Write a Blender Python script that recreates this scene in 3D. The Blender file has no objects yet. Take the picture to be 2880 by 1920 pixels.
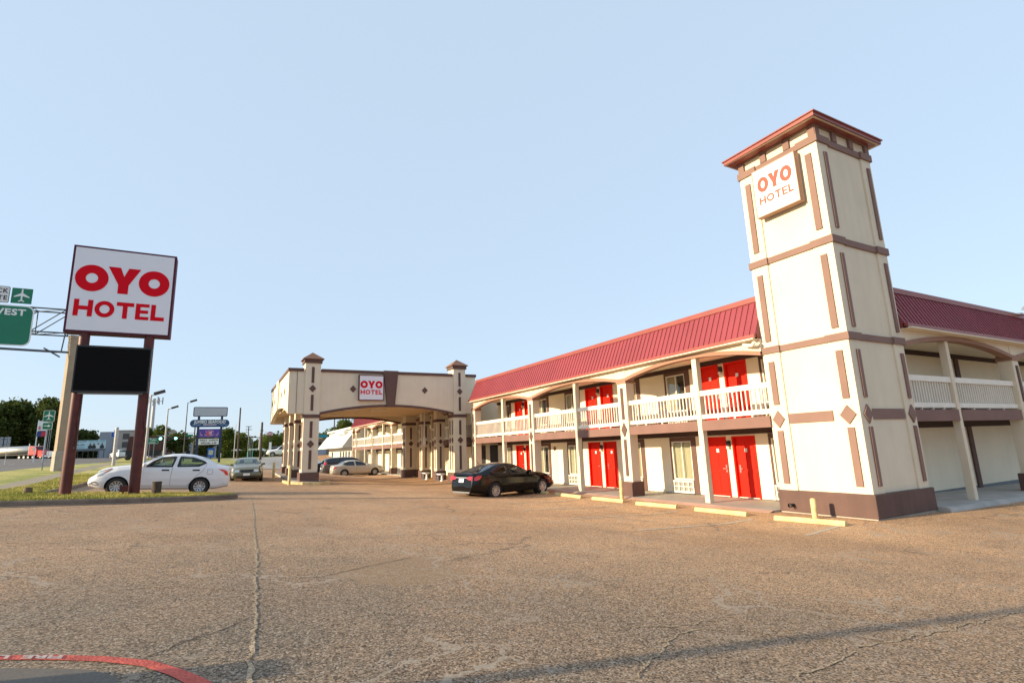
import bpy, bmesh, math, random
from mathutils import Vector, Matrix
random.seed(7)
S = bpy.context.scene
COL = S.collection
PI = math.pi
# ---------------------------------------------------------------- camera
CH = 2.09
cam = bpy.data.cameras.new("camera"); camo = bpy.data.objects.new("camera", cam); COL.objects.link(camo); S.camera = camo
cam.sensor_width = 36.0; cam.lens = 18.561; cam.clip_end = 3000; cam.clip_start = 0.05
def _axes():
    yaw, pitch, roll = math.radians(28.905), math.radians(11.343), math.radians(-2.042)
    f = Vector((math.sin(yaw)*math.cos(pitch), math.cos(yaw)*math.cos(pitch), math.sin(pitch)))
    r0 = Vector((math.cos(yaw), -math.sin(yaw), 0)); u0 = r0.cross(f)
    return r0*math.cos(roll)+u0*math.sin(roll), -r0*math.sin(roll)+u0*math.cos(roll), f
_r, _u, _f = _axes()
camo.matrix_world = Matrix(((_r.x, _u.x, -_f.x, 0), (_r.y, _u.y, -_f.y, 0), (_r.z, _u.z, -_f.z, CH), (0, 0, 0, 1)))
S.render.resolution_x = 1024; S.render.resolution_y = 682
# ---------------------------------------------------------------- sky, sun, exposure
SUN_EL = math.radians(15.5)
SUN_DIR = Vector((-0.991, 0.13, 0)).normalized()*math.cos(SUN_EL) + Vector((0, 0, math.sin(SUN_EL)))   # towards the sun
w = bpy.data.worlds.new("World"); S.world = w; w.use_nodes = True
nt = w.node_tree; nt.nodes.clear()
sky = nt.nodes.new("ShaderNodeTexSky"); sky.sky_type = 'NISHITA'; sky.sun_disc = False
sky.sun_elevation = SUN_EL; sky.sun_rotation = math.atan2(SUN_DIR.x, SUN_DIR.y)
sky.altitude = 0; sky.air_density = 1.0; sky.dust_density = 1.0; sky.ozone_density = 1.6
bg = nt.nodes.new("ShaderNodeBackground"); bg.inputs[1].default_value = 0.15
wo = nt.nodes.new("ShaderNodeOutputWorld")
hz_ = nt.nodes.new("ShaderNodeMix"); hz_.data_type = "RGBA"; hz_.inputs[0].default_value = .86; hz_.inputs[7].default_value = (1.66, 2.06, 2.52, 1); nt.links.new(sky.outputs[0], hz_.inputs[6]); nt.links.new(hz_.outputs[2], bg.inputs[0]); nt.links.new(bg.outputs[0], wo.inputs[0])
sl = bpy.data.lights.new("sun", 'SUN'); sl.energy = 3.6; sl.angle = math.radians(0.5); sl.color = (1.0, 0.80, 0.52)
so = bpy.data.objects.new("sun", sl); COL.objects.link(so); so.rotation_euler = SUN_DIR.to_track_quat('Z', 'Y').to_euler()
S.view_settings.view_transform = 'Standard'; S.view_settings.look = 'None'; S.view_settings.gamma = 1.0
S.view_settings.exposure = 1.28
# ---------------------------------------------------------------- helpers
def ss(a, b, x):
    t = min(1.0, max(0.0, (x-a)/(b-a))); return t*t*(3-2*t)
def gz(x, y):
    z = .062*min(max(11.5-x, 0), 15)+.05*min(max(-3.5-x, 0), 8.5)
    z += (1-ss(4, 12, x))*min(max(y-30, 0)*.02, 1.2)
    if z > 1.7: z = 1.7+.25*(1-math.exp(-(z-1.7)/.25))
    f = ss(68, 90, y); z = z*(1-f)+max(z, 1.95)*f
    z += .7*ss(95, 140, y)*(1-ss(-12, 0, x))
    z += .03*min(max(-14-x, 0), 60)
    if x > 15 and y < 20: z -= .012*(x-15)
    return z
MATS = {}
def mat(name, col, rough=.8, metal=0.0, var=.12, vscale=1.5, bump=0.0, bscale=80.0, spec=.5, coat=0.0, emit=None, estr=0.0, fine=0.0, stain=0.0):
    if name in MATS: return MATS[name]
    m = bpy.data.materials.new(name); m.use_nodes = True; MATS[name] = m
    n = m.node_tree.nodes; l = m.node_tree.links; b = n["Principled BSDF"]
    b.inputs["Roughness"].default_value = rough; b.inputs["Metallic"].default_value = metal
    b.inputs["Specular IOR Level"].default_value = spec; b.inputs["Coat Weight"].default_value = coat
    b.inputs["Coat Roughness"].default_value = .04
    tc = n.new("ShaderNodeTexCoord")
    if var > 0:
        no = n.new("ShaderNodeTexNoise"); no.inputs["Scale"].default_value = vscale; no.inputs["Detail"].default_value = 5
        l.new(tc.outputs["Object"], no.inputs["Vector"])
        mr = n.new("ShaderNodeMapRange"); mr.inputs[1].default_value = .3; mr.inputs[2].default_value = .7
        mr.inputs[3].default_value = 1-var; mr.inputs[4].default_value = 1+var*.6
        l.new(no.outputs[0], mr.inputs[0]); out = mr.outputs[0]
        if fine > 0:
            n2 = n.new("ShaderNodeTexNoise"); n2.inputs["Scale"].default_value = bscale; n2.inputs["Detail"].default_value = 3
            l.new(tc.outputs["Object"], n2.inputs["Vector"])
            m2 = n.new("ShaderNodeMapRange"); m2.inputs[1].default_value = .3; m2.inputs[2].default_value = .7
            m2.inputs[3].default_value = 1-fine; m2.inputs[4].default_value = 1+fine
            l.new(n2.outputs[0], m2.inputs[0])
            mm = n.new("ShaderNodeMath"); mm.operation = 'MULTIPLY'; l.new(out, mm.inputs[0]); l.new(m2.outputs[0], mm.inputs[1]); out = mm.outputs[0]
        if stain > 0:      # rain streaks with a vertical grain
            mp = n.new("ShaderNodeMapping"); mp.inputs["Scale"].default_value = (2.2, 2.2, .22)
            l.new(tc.outputs["Object"], mp.inputs[0])
            n3 = n.new("ShaderNodeTexNoise"); n3.inputs["Scale"].default_value = 2.0; n3.inputs["Detail"].default_value = 6
            l.new(mp.outputs[0], n3.inputs["Vector"])
            m3 = n.new("ShaderNodeMapRange"); m3.inputs[1].default_value = .35; m3.inputs[2].default_value = .62
            m3.inputs[3].default_value = 1-stain; m3.inputs[4].default_value = 1
            l.new(n3.outputs[0], m3.inputs[0])
            mm = n.new("ShaderNodeMath"); mm.operation = 'MULTIPLY'; l.new(out, mm.inputs[0]); l.new(m3.outputs[0], mm.inputs[1]); out = mm.outputs[0]
        mx = n.new("ShaderNodeVectorMath"); mx.operation = 'SCALE'; mx.inputs[0].default_value = col[:3]
        l.new(out, mx.inputs["Scale"]); l.new(mx.outputs[0], b.inputs["Base Color"])
    else: b.inputs["Base Color"].default_value = (*col[:3], 1)
    if bump > 0:
        nb = n.new("ShaderNodeTexNoise"); nb.inputs["Scale"].default_value = bscale; nb.inputs["Detail"].default_value = 4
        l.new(tc.outputs["Object"], nb.inputs["Vector"])
        bu = n.new("ShaderNodeBump"); bu.inputs["Strength"].default_value = bump; bu.inputs["Distance"].default_value = .02
        l.new(nb.outputs[0], bu.inputs["Height"]); l.new(bu.outputs[0], b.inputs["Normal"])
    if emit:
        b.inputs["Emission Color"].default_value = (*emit, 1); b.inputs["Emission Strength"].default_value = estr
    return m
def glass_mat(name, tint, tw, rough=.02):
    m = bpy.data.materials.new(name); m.use_nodes = True; MATS[name] = m
    n = m.node_tree.nodes; l = m.node_tree.links; n.clear()
    o = n.new("ShaderNodeOutputMaterial"); t = n.new("ShaderNodeBsdfTransparent"); t.inputs[0].default_value = (*tint, 1)
    g = n.new("ShaderNodeBsdfGlossy"); g.inputs["Roughness"].default_value = rough; g.inputs[0].default_value = (.9, .95, 1, 1)
    lw = n.new("ShaderNodeLayerWeight"); lw.inputs[0].default_value = .5
    pw = n.new("ShaderNodeMath"); pw.operation = 'POWER'; pw.inputs[1].default_value = 4.0; l.new(lw.outputs["Facing"], pw.inputs[0])
    mr = n.new("ShaderNodeMapRange"); mr.inputs[3].default_value = 1-tw; mr.inputs[4].default_value = 1
    l.new(pw.outputs[0], mr.inputs[0])
    mx = n.new("ShaderNodeMixShader"); l.new(mr.outputs[0], mx.inputs[0]); l.new(t.outputs[0], mx.inputs[1]); l.new(g.outputs[0], mx.inputs[2])
    l.new(mx.outputs[0], o.inputs[0]); return m
OFF = {}
def tag(o, label=None, cat=None, group=None, kind=None):
    if label: o["label"] = label
    if cat: o["category"] = cat
    if group: o["group"] = group
    if kind: o["kind"] = kind
    return o
def thing(name, label, cat, loc=(0, 0, 0), group=None, rotz=0.0):
    o = bpy.data.objects.new(name, None); COL.objects.link(o); o.location = loc; o.rotation_euler = (0, 0, rotz)
    o.empty_display_size = .3; OFF[o.name] = Vector(loc) if rotz == 0 else None
    return tag(o, label, cat, group)
class MB:
    def __init__(s): s.v = []; s.f = []; s.sm = []; s.log = []
    def add(s, vs, fs, smooth=False):
        k = len(s.v); q = len(s.f); s.v += [tuple(v) for v in vs]; s.f += [tuple(i+k for i in f) for f in fs]; s.sm += [smooth]*len(fs); s.log.append((k, len(s.v), q, len(s.f))); return s
    def box(s, x0, x1, y0, y1, z0, z1):
        if x0 > x1: x0, x1 = x1, x0
        if y0 > y1: y0, y1 = y1, y0
        return s.add([(x, y, z) for z in (z0, z1) for y in (y0, y1) for x in (x0, x1)],
                     [(0, 2, 3, 1), (4, 5, 7, 6), (0, 1, 5, 4), (2, 6, 7, 3), (0, 4, 6, 2), (1, 3, 7, 5)])
    def quad(s, *p): return s.add(p, [tuple(range(len(p)))])
    def prism(s, pts, vec):       # closed polygon in 3D extruded along vec
        n = len(pts); vec = Vector(vec); P = [Vector(p) for p in pts]
        return s.add(P+[p+vec for p in P], [tuple(range(n))[::-1], tuple(range(n, 2*n))]+[(i, (i+1) % n, (i+1) % n+n, i+n) for i in range(n)])
    def tube(s, pts, r, n=10, cap=True, smooth=True):
        pts = [Vector(p) for p in pts]; rs = r if isinstance(r, (list, tuple)) else [r]*len(pts); vs = []
        for i, p in enumerate(pts):
            d = (pts[min(i+1, len(pts)-1)]-pts[max(i-1, 0)]).normalized()
            a = Vector((0, 0, 1)) if abs(d.z) < .9 else Vector((1, 0, 0)); u = d.cross(a).normalized(); v = d.cross(u)
            vs += [p+(u*math.cos(2*PI*k/n)+v*math.sin(2*PI*k/n))*rs[i] for k in range(n)]
        fs = [(i*n+k, i*n+(k+1) % n, (i+1)*n+(k+1) % n, (i+1)*n+k) for i in range(len(pts)-1) for k in range(n)]
        s.add(vs, fs, smooth)
        if cap: s.add(vs[:n], [tuple(range(n))]); s.add(vs[-n:], [tuple(range(n))[::-1]])
        return s
    def lathe(s, prof, c=(0, 0, 0), n=20, axis='z', smooth=True):
        vs = []
        for r, h in prof:
            for k in range(n):
                a, b = r*math.cos(2*PI*k/n), r*math.sin(2*PI*k/n)
                q = (a, b, h) if axis == 'z' else ((a, h, b) if axis == 'y' else (h, a, b))
                vs.append((q[0]+c[0], q[1]+c[1], q[2]+c[2]))
        return s.add(vs, [(i*n+k, i*n+(k+1) % n, (i+1)*n+(k+1) % n, (i+1)*n+k) for i in range(len(prof)-1) for k in range(n)], smooth)
    def xf(s, M): s.v = [tuple(M @ Vector(v)) for v in s.v]; return s
    def build_each(s, name, m, parent=None, **k):      # every added piece becomes an object of its own
        out = []
        for i, (a, b, c, d) in enumerate(s.log):
            q = MB(); q.v = s.v[a:b]; q.f = [tuple(x-a for x in f) for f in s.f[c:d]]; q.sm = s.sm[c:d]; out.append(q.build(name, m, parent, **k))
        return out
    def build(s, name, m, parent=None, local=False, bevel=0.0):
        me = bpy.data.meshes.new(name); off = Vector((0, 0, 0)); org = None
        root = parent
        while root is not None and root.parent is not None: root = root.parent
        vs = s.v
        if root is not None and not local:
            off = OFF.get(root.name) or Vector((0, 0, 0)); vs = [tuple(Vector(v)-off) for v in s.v]
        elif root is None:        # a thing made of one mesh: origin at its base
            xs = [v[0] for v in s.v]; ys = [v[1] for v in s.v]; zs = [v[2] for v in s.v]
            org = Vector(((min(xs)+max(xs))/2, (min(ys)+max(ys))/2, min(zs))); vs = [tuple(Vector(v)-org) for v in s.v]
        me.from_pydata(vs, [], s.f); me.polygons.foreach_set("use_smooth", s.sm)
        bm = bmesh.new(); bm.from_mesh(me); bmesh.ops.recalc_face_normals(bm, faces=bm.faces); bm.to_mesh(me); bm.free()
        me.materials.append(m); me.update()
        o = bpy.data.objects.new(name, me); COL.objects.link(o)
        if parent is not None: o.parent = parent
        if org is not None: o.location = org
        if bevel > 0:
            b = o.modifiers.new("bevel", 'BEVEL'); b.width = bevel; b.segments = 2; b.limit_method = 'ANGLE'
        return o
def copy_tree(o, parent=None):
    c = o.copy(); COL.objects.link(c); c.parent = parent
    for ch in list(o.children): copy_tree(ch, c)
    return c
def text_mb(s, size, o, r, u, bold=0.0, depth=.01, align='CENTER', sx=1.0, spacing=1.0, rise=None):
    """lettering laid on the plane o + a*r + b*u, standing out by depth along r x u"""
    cu = bpy.data.curves.new("lettering", 'FONT'); cu.body = s; cu.size = size; cu.align_x = align; cu.align_y = 'CENTER'
    cu.offset = bold; cu.extrude = depth/2; cu.space_character = spacing; cu.resolution_u = 3
    ob = bpy.data.objects.new("lettering", cu); me = bpy.data.meshes.new_from_object(ob)
    o, r, u = Vector(o), Vector(r).normalized(), Vector(u).normalized(); nn = r.cross(u)
    mb = MB()
    mb.add([o+r*(v.co.x*sx)+u*(v.co.y+(rise(v.co.x*sx) if rise else 0))+nn*(v.co.z+depth/2) for v in me.vertices], [tuple(p.vertices) for p in me.polygons])
    bpy.data.objects.remove(ob); bpy.data.curves.remove(cu); bpy.data.meshes.remove(me)
    return mb
def letters2d(mb, word, x0, x1, z0, z1, o, r, u, depth, t=.26, wd=None):
    """heavy geometric capitals (O Y H T E L) filling x0..x1, z0..z1 on a plane"""
    o, r, u = Vector(o), Vector(r).normalized(), Vector(u).normalized(); nn = r.cross(u)
    h = z1-z0; wd = wd or {'O': 1.15, 'Y': 1.15, 'H': .9, 'T': .85, 'E': .68, 'L': .62}
    gap = wd.get("gap", .1); tot = sum(wd[c] for c in word)+gap*(len(word)-1); k = (x1-x0)/tot; x = x0
    P = lambda a, b: o+r*a+u*b
    def poly(pts): mb.prism([P(x+a*k*1.0, z0+b*h) for a, b in pts], nn*depth)
    for c in word:
        W = wd[c]; tk = t*h/k       # stroke in glyph units
        if c == 'O':
            n = 40; vs = []
            for rad, e in ((1, 0), (1-2*t, 0), (1, depth), (1-2*t, depth)):
                kx = 1 if rad == 1 else 1-2*tk*.98/W
                for i in range(n):
                    a = 2*PI*i/n; vs.append(P(x+W*k/2*(1+(kx if rad != 1 else 1)*math.cos(a)), z0+h/2*(1+(rad)*math.sin(a)*(1.0)))+nn*e)
            f = []
            for i in range(n):
                j = (i+1) % n; f += [(i, j, n+j, n+i), (2*n+i, 3*n+i, 3*n+j, 2*n+j), (i, 2*n+i, 2*n+j, j), (n+i, n+j, 3*n+j, 3*n+i)]
            mb.add(vs, f)
        elif c == 'Y':
            s_ = tk*1.18; poly([(0, 1), (s_, 1), (W/2, .66), (W-s_, 1), (W, 1), (W/2+tk/2, .34), (W/2+tk/2, 0), (W/2-tk/2, 0), (W/2-tk/2, .34)])
        elif c == 'H':
            poly([(0, 0), (tk, 0), (tk, .5-t/2), (W-tk, .5-t/2), (W-tk, 0), (W, 0), (W, 1), (W-tk, 1), (W-tk, .5+t/2), (tk, .5+t/2), (tk, 1), (0, 1)])
        elif c == 'T':
            poly([(W/2-tk/2, 0), (W/2+tk/2, 0), (W/2+tk/2, 1-t), (W, 1-t), (W, 1), (0, 1), (0, 1-t), (W/2-tk/2, 1-t)])
        elif c == 'E':
            g = (1-3*t*.85)/2; q = t*.85
            poly([(0, 0), (W, 0), (W, q), (tk, q), (tk, q+g), (W*.93, q+g), (W*.93, 2*q+g), (tk, 2*q+g), (tk, 1-q), (W, 1-q), (W, 1), (0, 1)])
        elif c == 'L':
            poly([(0, 0), (W, 0), (W, t), (tk, t), (tk, 1), (0, 1)])
        x += (W+gap)*k
# ---------------------------------------------------------------- materials
CREAM = mat("stucco_cream", (.70, .62, .485), .9, var=.05, vscale=1.2, bump=.3, bscale=45, fine=.04, stain=.04)
CREAM2 = mat("stucco_wall", (.80, .73, .58), .9, var=.06, vscale=.8, bump=.25, bscale=60, fine=.03, stain=.02)
BROWN = mat("trim_brown", (.115, .062, .052), .75, var=.12, vscale=2.5, bump=.15, bscale=50)
WHITE = mat("white_paint", (.76, .72, .64), .6, var=.06, vscale=3)
ROOF = mat("red_metal", (.24, .041, .054), .5, var=.10, vscale=.7, spec=.5)
ROOFD = mat("red_trim", (.26, .060, .048), .45, var=.1)
RED = mat("red_door", (.68, .016, .006), .55, var=.08, spec=.15)
DARK = mat("dark_void", (.012, .012, .014), .6, var=0)
BLACK = mat("black_plastic", (.015, .015, .017), .5, var=0)
CURTAIN = mat("curtain", (.62, .58, .42), .9, var=.06, vscale=6)
METAL = mat("silver_metal", (.6, .6, .6), .3, metal=1, var=0)
GALV = mat("galvanised_steel", (.30, .32, .35), .5, metal=.6, var=.15)
CONC = mat("concrete", (.36, .33, .29), .9, var=.2, vscale=1.5, bump=.2, bscale=40, fine=.1)
KERB = mat("kerb_concrete", (.20, .15, .115), .95, var=.35, vscale=2.2, bump=.4, bscale=30, fine=.2)
YEL = mat("yellow_paint", (.66, .51, .25), .75, var=.3, vscale=5, bump=.2, bscale=30)
SIGNW = mat("sign_face", (.72, .73, .80), .35, var=.02, vscale=1)
SIGNR = mat("sign_red", (.62, .002, .014), .6, var=0, spec=.12)
MAROON = mat("maroon_paint", (.085, .014, .014), .5, var=.3, vscale=3, spec=.4)
GREEN = mat("highway_green", (.0, .165, .085), .4, var=.05)
RWHITE = mat("reflective_white", (.75, .77, .78), .5, var=.03)
WINGLASS = glass_mat("window_glass", (.75, .78, .76), .90)
CARGLASS = glass_mat("car_glass", (.55, .66, .60), .95)
DARKGLASS = glass_mat("dark_car_glass", (.10, .12, .12), .93)
# ---------------------------------------------------------------- ground materials
def asphalt(name, c1, c2, c3, grain=1.0, cracks=True, gscale=80, worn_and_flare=False):
    m = bpy.data.materials.new(name); m.use_nodes = True; MATS[name] = m
    n = m.node_tree.nodes; l = m.node_tree.links; b = n["Principled BSDF"]; b.inputs["Roughness"].default_value = .85
    b.inputs["Specular IOR Level"].default_value = .3
    geo = n.new("ShaderNodeNewGeometry"); P = geo.outputs["Position"]
    def noise(sc, det=4, rough=.55, vec=P):
        q = n.new("ShaderNodeTexNoise"); q.inputs["Scale"].default_value = sc; q.inputs["Detail"].default_value = det
        q.inputs["Roughness"].default_value = rough; l.new(vec, q.inputs["Vector"]); return q
    def rng(src, a, b_, c=0.0, d=1.0):
        q = n.new("ShaderNodeMapRange"); q.inputs[1].default_value = a; q.inputs[2].default_value = b_
        q.inputs[3].default_value = c; q.inputs[4].default_value = d; l.new(src, q.inputs[0]); return q.outputs[0]
    def mix(f, A, B):
        q = n.new("ShaderNodeMix"); q.data_type = 'RGBA'
        if isinstance(f, float): q.inputs[0].default_value = f
        else: l.new(f, q.inputs[0])
        for s_, x in ((6, A), (7, B)):
            if isinstance(x, tuple): q.inputs[s_].default_value = (*x, 1)
            else: l.new(x, q.inputs[s_])
        return q.outputs[2]
    def mul(A, B, op='MULTIPLY'):
        q = n.new("ShaderNodeMath"); q.operation = op
        for i, x in enumerate((A, B)):
            if isinstance(x, float): q.inputs[i].default_value = x
            else: l.new(x, q.inputs[i])
        return q.outputs[0]
    base = mix(rng(noise(.22, 5, .6).outputs[0], .40, .62), c1, c2)
    base = mix(rng(noise(1.3, 6, .65).outputs[0], .52, .75, 0, .55), base, c3)
    # tyre-worn streaks running along the drive
    mp = n.new("ShaderNodeMapping"); mp.inputs["Scale"].default_value = (1.0, .16, 1); mp.inputs["Rotation"].default_value = (0, 0, .35); l.new(P, mp.inputs[0])
    base = mix(rng(noise(1.1, 5, .6, mp.outputs[0]).outputs[0], .55, .8, 0, .45), base, c3)
    vo = n.new("ShaderNodeTexVoronoi"); vo.inputs["Scale"].default_value = gscale; l.new(P, vo.inputs["Vector"])
    sep = n.new("ShaderNodeSeparateColor"); l.new(vo.outputs["Color"], sep.inputs[0])
    if worn_and_flare:      # warm flare put into the colour: greyer and darker toward the street corner
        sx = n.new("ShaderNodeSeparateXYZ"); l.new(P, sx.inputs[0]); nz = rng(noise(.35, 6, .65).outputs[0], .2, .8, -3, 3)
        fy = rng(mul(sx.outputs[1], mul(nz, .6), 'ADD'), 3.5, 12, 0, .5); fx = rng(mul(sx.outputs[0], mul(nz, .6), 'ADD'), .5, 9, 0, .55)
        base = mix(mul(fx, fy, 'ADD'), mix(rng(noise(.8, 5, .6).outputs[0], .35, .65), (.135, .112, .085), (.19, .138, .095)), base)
    st = rng(sep.outputs[0], 0, 1, 1-.8*grain, 1+.8*grain)
    st2 = rng(noise(gscale*.45, 3, .7).outputs[0], .3, .7, 1-.35*grain, 1+.35*grain)
    sc = mul(mul(st, st2), rng(noise(11, 9, .85).outputs[0], .35, .65, 1-.22*grain, 1+.22*grain))
    if worn_and_flare:      # smoother resurfaced patch with a ragged outline
        ds = n.new("ShaderNodeVectorMath"); ds.operation = 'DISTANCE'; mq = n.new("ShaderNodeVectorMath"); mq.operation = 'MULTIPLY'; mq.inputs[1].default_value = (1, 1.15, 0); l.new(P, mq.inputs[0]); l.new(mq.outputs[0], ds.inputs[0]); ds.inputs[1].default_value = (2.15, 8.1, 0)
        pm_ = rng(mul(ds.outputs["Value"], rng(noise(1.1, 6, .6).outputs[0], .25, .75, -.75, .75), 'ADD'), .85, 1.0, 1, 0)
        q = n.new("ShaderNodeMix"); l.new(pm_, q.inputs[0]); l.new(sc, q.inputs[2]); q.inputs[3].default_value = 1.0
        q2 = n.new("ShaderNodeMix"); q2.inputs[0].default_value = .3; q2.inputs[2].default_value = 0; l.new(q.outputs[0], q2.inputs[2]); l.new(sc, q2.inputs[3]); sc = q2.outputs[0]
        base = mix(mul(pm_, .8), base, (.27, .175, .10))
    lite = rng(sep.outputs[1], .90, .95, 0, .75*grain)
    v = n.new("ShaderNodeVectorMath"); v.operation = 'SCALE'; l.new(base, v.inputs[0]); l.new(sc, v.inputs["Scale"])
    colr = mix(lite, v.outputs[0], (.46, .40, .33))
    if worn_and_flare:      # oil drips and old spots
        vs_ = n.new("ShaderNodeTexVoronoi"); vs_.inputs["Scale"].default_value = .55; l.new(P, vs_.inputs["Vector"]); sp_ = n.new("ShaderNodeSeparateColor"); l.new(vs_.outputs["Color"], sp_.inputs[0])
        dd = mul(vs_.outputs["Distance"], rng(noise(5, 4, .6).outputs[0], .3, .7, -.12, .12), 'ADD')
        colr = mix(mul(rng(dd, .05, .20, .55, 0), rng(sp_.outputs[2], .55, .6)), colr, (.07, .055, .045))
    hgt = mul(noise(gscale*.8, 3, .7).outputs[0], .6)
    if cracks:
        nd = noise(1.6, 4, .6); av = n.new("ShaderNodeVectorMath"); av.operation = 'MULTIPLY_ADD'
        l.new(nd.outputs["Color"], av.inputs[0]); av.inputs[1].default_value = (1.1, 1.1, 0); l.new(P, av.inputs[2])
        fl = n.new("ShaderNodeVectorMath"); fl.operation = 'MULTIPLY'; l.new(av.outputs[0], fl.inputs[0]); fl.inputs[1].default_value = (1, 1, 0)
        for sc_, wd, lo, hi, amt, cc in ((.30, .007, .50, .58, .6, (.06, .045, .04)), (.62, .014, .46, .53, .75, (.36, .30, .235)), (1.7, .026, .50, .58, .55, (.34, .28, .22))):
            ve = n.new("ShaderNodeTexVoronoi"); ve.feature = 'DISTANCE_TO_EDGE'; ve.inputs["Scale"].default_value = sc_; l.new(fl.outputs[0], ve.inputs["Vector"])
            ln = rng(ve.outputs["Distance"], wd*.35, wd, 1, 0)
            ar = rng(noise(.31+sc_*.1, 2, .5).outputs[0], lo, hi, 0, amt)
            k = mul(ln, ar); colr = mix(k, colr, cc)
    l.new(colr, b.inputs["Base Color"])
    bu = n.new("ShaderNodeBump"); bu.inputs["Strength"].default_value = .55*grain; bu.inputs["Distance"].default_value = .012
    l.new(hgt, bu.inputs["Height"]); l.new(bu.outputs[0], b.inputs["Normal"])
    return m
LOT = asphalt("lot_asphalt", (.56, .33, .17), (.42, .235, .115), (.20, .125, .075), worn_and_flare=True)
ROAD = asphalt("road_asphalt", (.13, .12, .115), (.16, .145, .135), (.10, .095, .09), .5, False)
DRIVE = mat("drive_concrete", (.33, .31, .285), .9, var=.12, vscale=.35, fine=.06, bscale=20)
WALKM = mat("walk_concrete", (.36, .335, .30), .75, var=.14, vscale=1.1, fine=.05)
PINK = mat("pink_apron", (.44, .27, .21), .85, var=.2, vscale=2)
SIDEW = mat("sidewalk_concrete", (.30, .25, .175), .9, var=.18, vscale=.7, fine=.08, bscale=25)
def grass_mat():
    m = bpy.data.materials.new("grass"); m.use_nodes = True; n = m.node_tree.nodes; l = m.node_tree.links; b = n["Principled BSDF"]
    b.inputs["Roughness"].default_value = .8; geo = n.new("ShaderNodeNewGeometry")
    a = n.new("ShaderNodeTexNoise"); a.inputs["Scale"].default_value = .45; a.inputs["Detail"].default_value = 6; l.new(geo.outputs[0], a.inputs["Vector"])
    c = n.new("ShaderNodeValToRGB"); c.color_ramp.elements[0].position = .38; c.color_ramp.elements[0].color = (.24, .26, .035, 1)
    c.color_ramp.elements[1].position = .64; c.color_ramp.elements[1].color = (.54, .45, .12, 1); l.new(a.outputs[0], c.inputs[0])
    k = n.new("ShaderNodeTexNoise"); k.inputs["Scale"].default_value = 14; k.inputs["Detail"].default_value = 4; l.new(geo.outputs[0], k.inputs["Vector"])
    r = n.new("ShaderNodeMapRange"); r.inputs[1].default_value = .3; r.inputs[2].default_value = .7; r.inputs[3].default_value = .55; r.inputs[4].default_value = 1.3; l.new(k.outputs[0], r.inputs[0])
    v = n.new("ShaderNodeVectorMath"); v.operation = 'SCALE'; l.new(c.outputs[0], v.inputs[0]); l.new(r.outputs[0], v.inputs["Scale"]); l.new(v.outputs[0], b.inputs["Base Color"])
    return m
GRASS = grass_mat()
# ---------------------------------------------------------------- ground sheet and what lies on it
def structure(o): o["kind"] = "structure"; return o
def axis(pts):
    out = []
    for a, b, st in pts:
        k = max(1, round((b-a)/st)); out += [a+(b-a)*i/k for i in range(k)]
    return out+[pts[-1][1]]
gx = axis([(-900, -160, 60), (-160, -40, 6), (-40, -16, 1.5), (-16, 16, .5), (16, 60, 4), (60, 160, 12), (160, 900, 80)])
gy = axis([(-300, -20, 20), (-20, 0, 2), (0, 40, .5), (40, 100, 1.0), (100, 200, 4), (200, 1500, 60)])
g = MB(); g.add([(x, y, gz(x, y)) for y in gy for x in gx], [(j*len(gx)+i, j*len(gx)+i+1, (j+1)*len(gx)+i+1, (j+1)*len(gx)+i) for j in range(len(gy)-1) for i in range(len(gx)-1)], True)
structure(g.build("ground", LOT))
def lerp2(P, s):
    for i in range(len(P)-1):
        if s <= P[i+1][0]: break
    a, b = P[i], P[i+1]; t = (s-a[0])/(b[0]-a[0]); return [a[k]+(b[k]-a[k])*t for k in range(1, len(a))]
def drape(mb, left, right, dz, step=.5, cross=.5):
    """sheet between two polylines of (x, y), both sampled evenly by length fraction"""
    def samp(P, n):
        d = [0]
        for a, b in zip(P, P[1:]): d.append(d[-1]+math.hypot(b[0]-a[0], b[1]-a[1]))
        Q = [(dd/d[-1], *p) for dd, p in zip(d, P)]; return [lerp2(Q, i/n) for i in range(n+1)], d[-1]
    L = max(samp(left, 1)[1], samp(right, 1)[1]); n = max(2, int(L/step)); A, B = samp(left, n)[0], samp(right, n)[0]
    wd = max(math.hypot(a[0]-b[0], a[1]-b[1]) for a, b in zip(A, B)); m = max(1, int(wd/cross)); vs = []
    for a, b in zip(A, B):
        for j in range(m+1):
            x = a[0]+(b[0]-a[0])*j/m; y = a[1]+(b[1]-a[1])*j/m; vs.append((x, y, gz(x, y)+(dz(j/m) if callable(dz) else dz)))
    return mb.add(vs, [(i*(m+1)+j, i*(m+1)+j+1, (i+1)*(m+1)+j+1, (i+1)*(m+1)+j) for i in range(n) for j in range(m)], True)
# highway, far verge, cross drive
structure(drape(MB(), [(-12.0, -60), (-12.0, 40), (-11.9, 52), (-13, 90), (-17, 140), (-21, 188), (-40, 420)], [(-36, -60), (-36, 40), (-37, 90), (-42, 140), (-50, 188), (-75, 420)], .03, 1.0, 1.5).build("road", ROAD))
mk = MB()
for k in range(26):
    y = -20+k*9.0; xo = lambda yy: -19.6-(max(yy-70, 0)*.07)
    drape(mk, [(xo(y), y), (xo(y+3), y+3)], [(xo(y)-.13, y), (xo(y+3)-.13, y+3)], .05, .5)
structure(mk.build("lane_marking", RWHITE))
sw = lambda y: -7.0-.042*(y-27)
ys = list(range(-10, 76, 6))
vg = MB()
drape(vg, [(-11.9, y) for y in ys], [(sw(y)-1.05, y) for y in ys], .07)
drape(vg, [(-13.2, 78), (-15, 110), (-17.5, 140)], [(-6.5, 78), (-9.5, 110), (-14, 140)], .10, 1)
drape(vg, [(-37, 20), (-38, 90), (-43, 140), (-51, 188), (-76, 420)], [(-120, 20), (-120, 90), (-120, 140), (-150, 188), (-250, 420)], .06, 3, 4)
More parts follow.
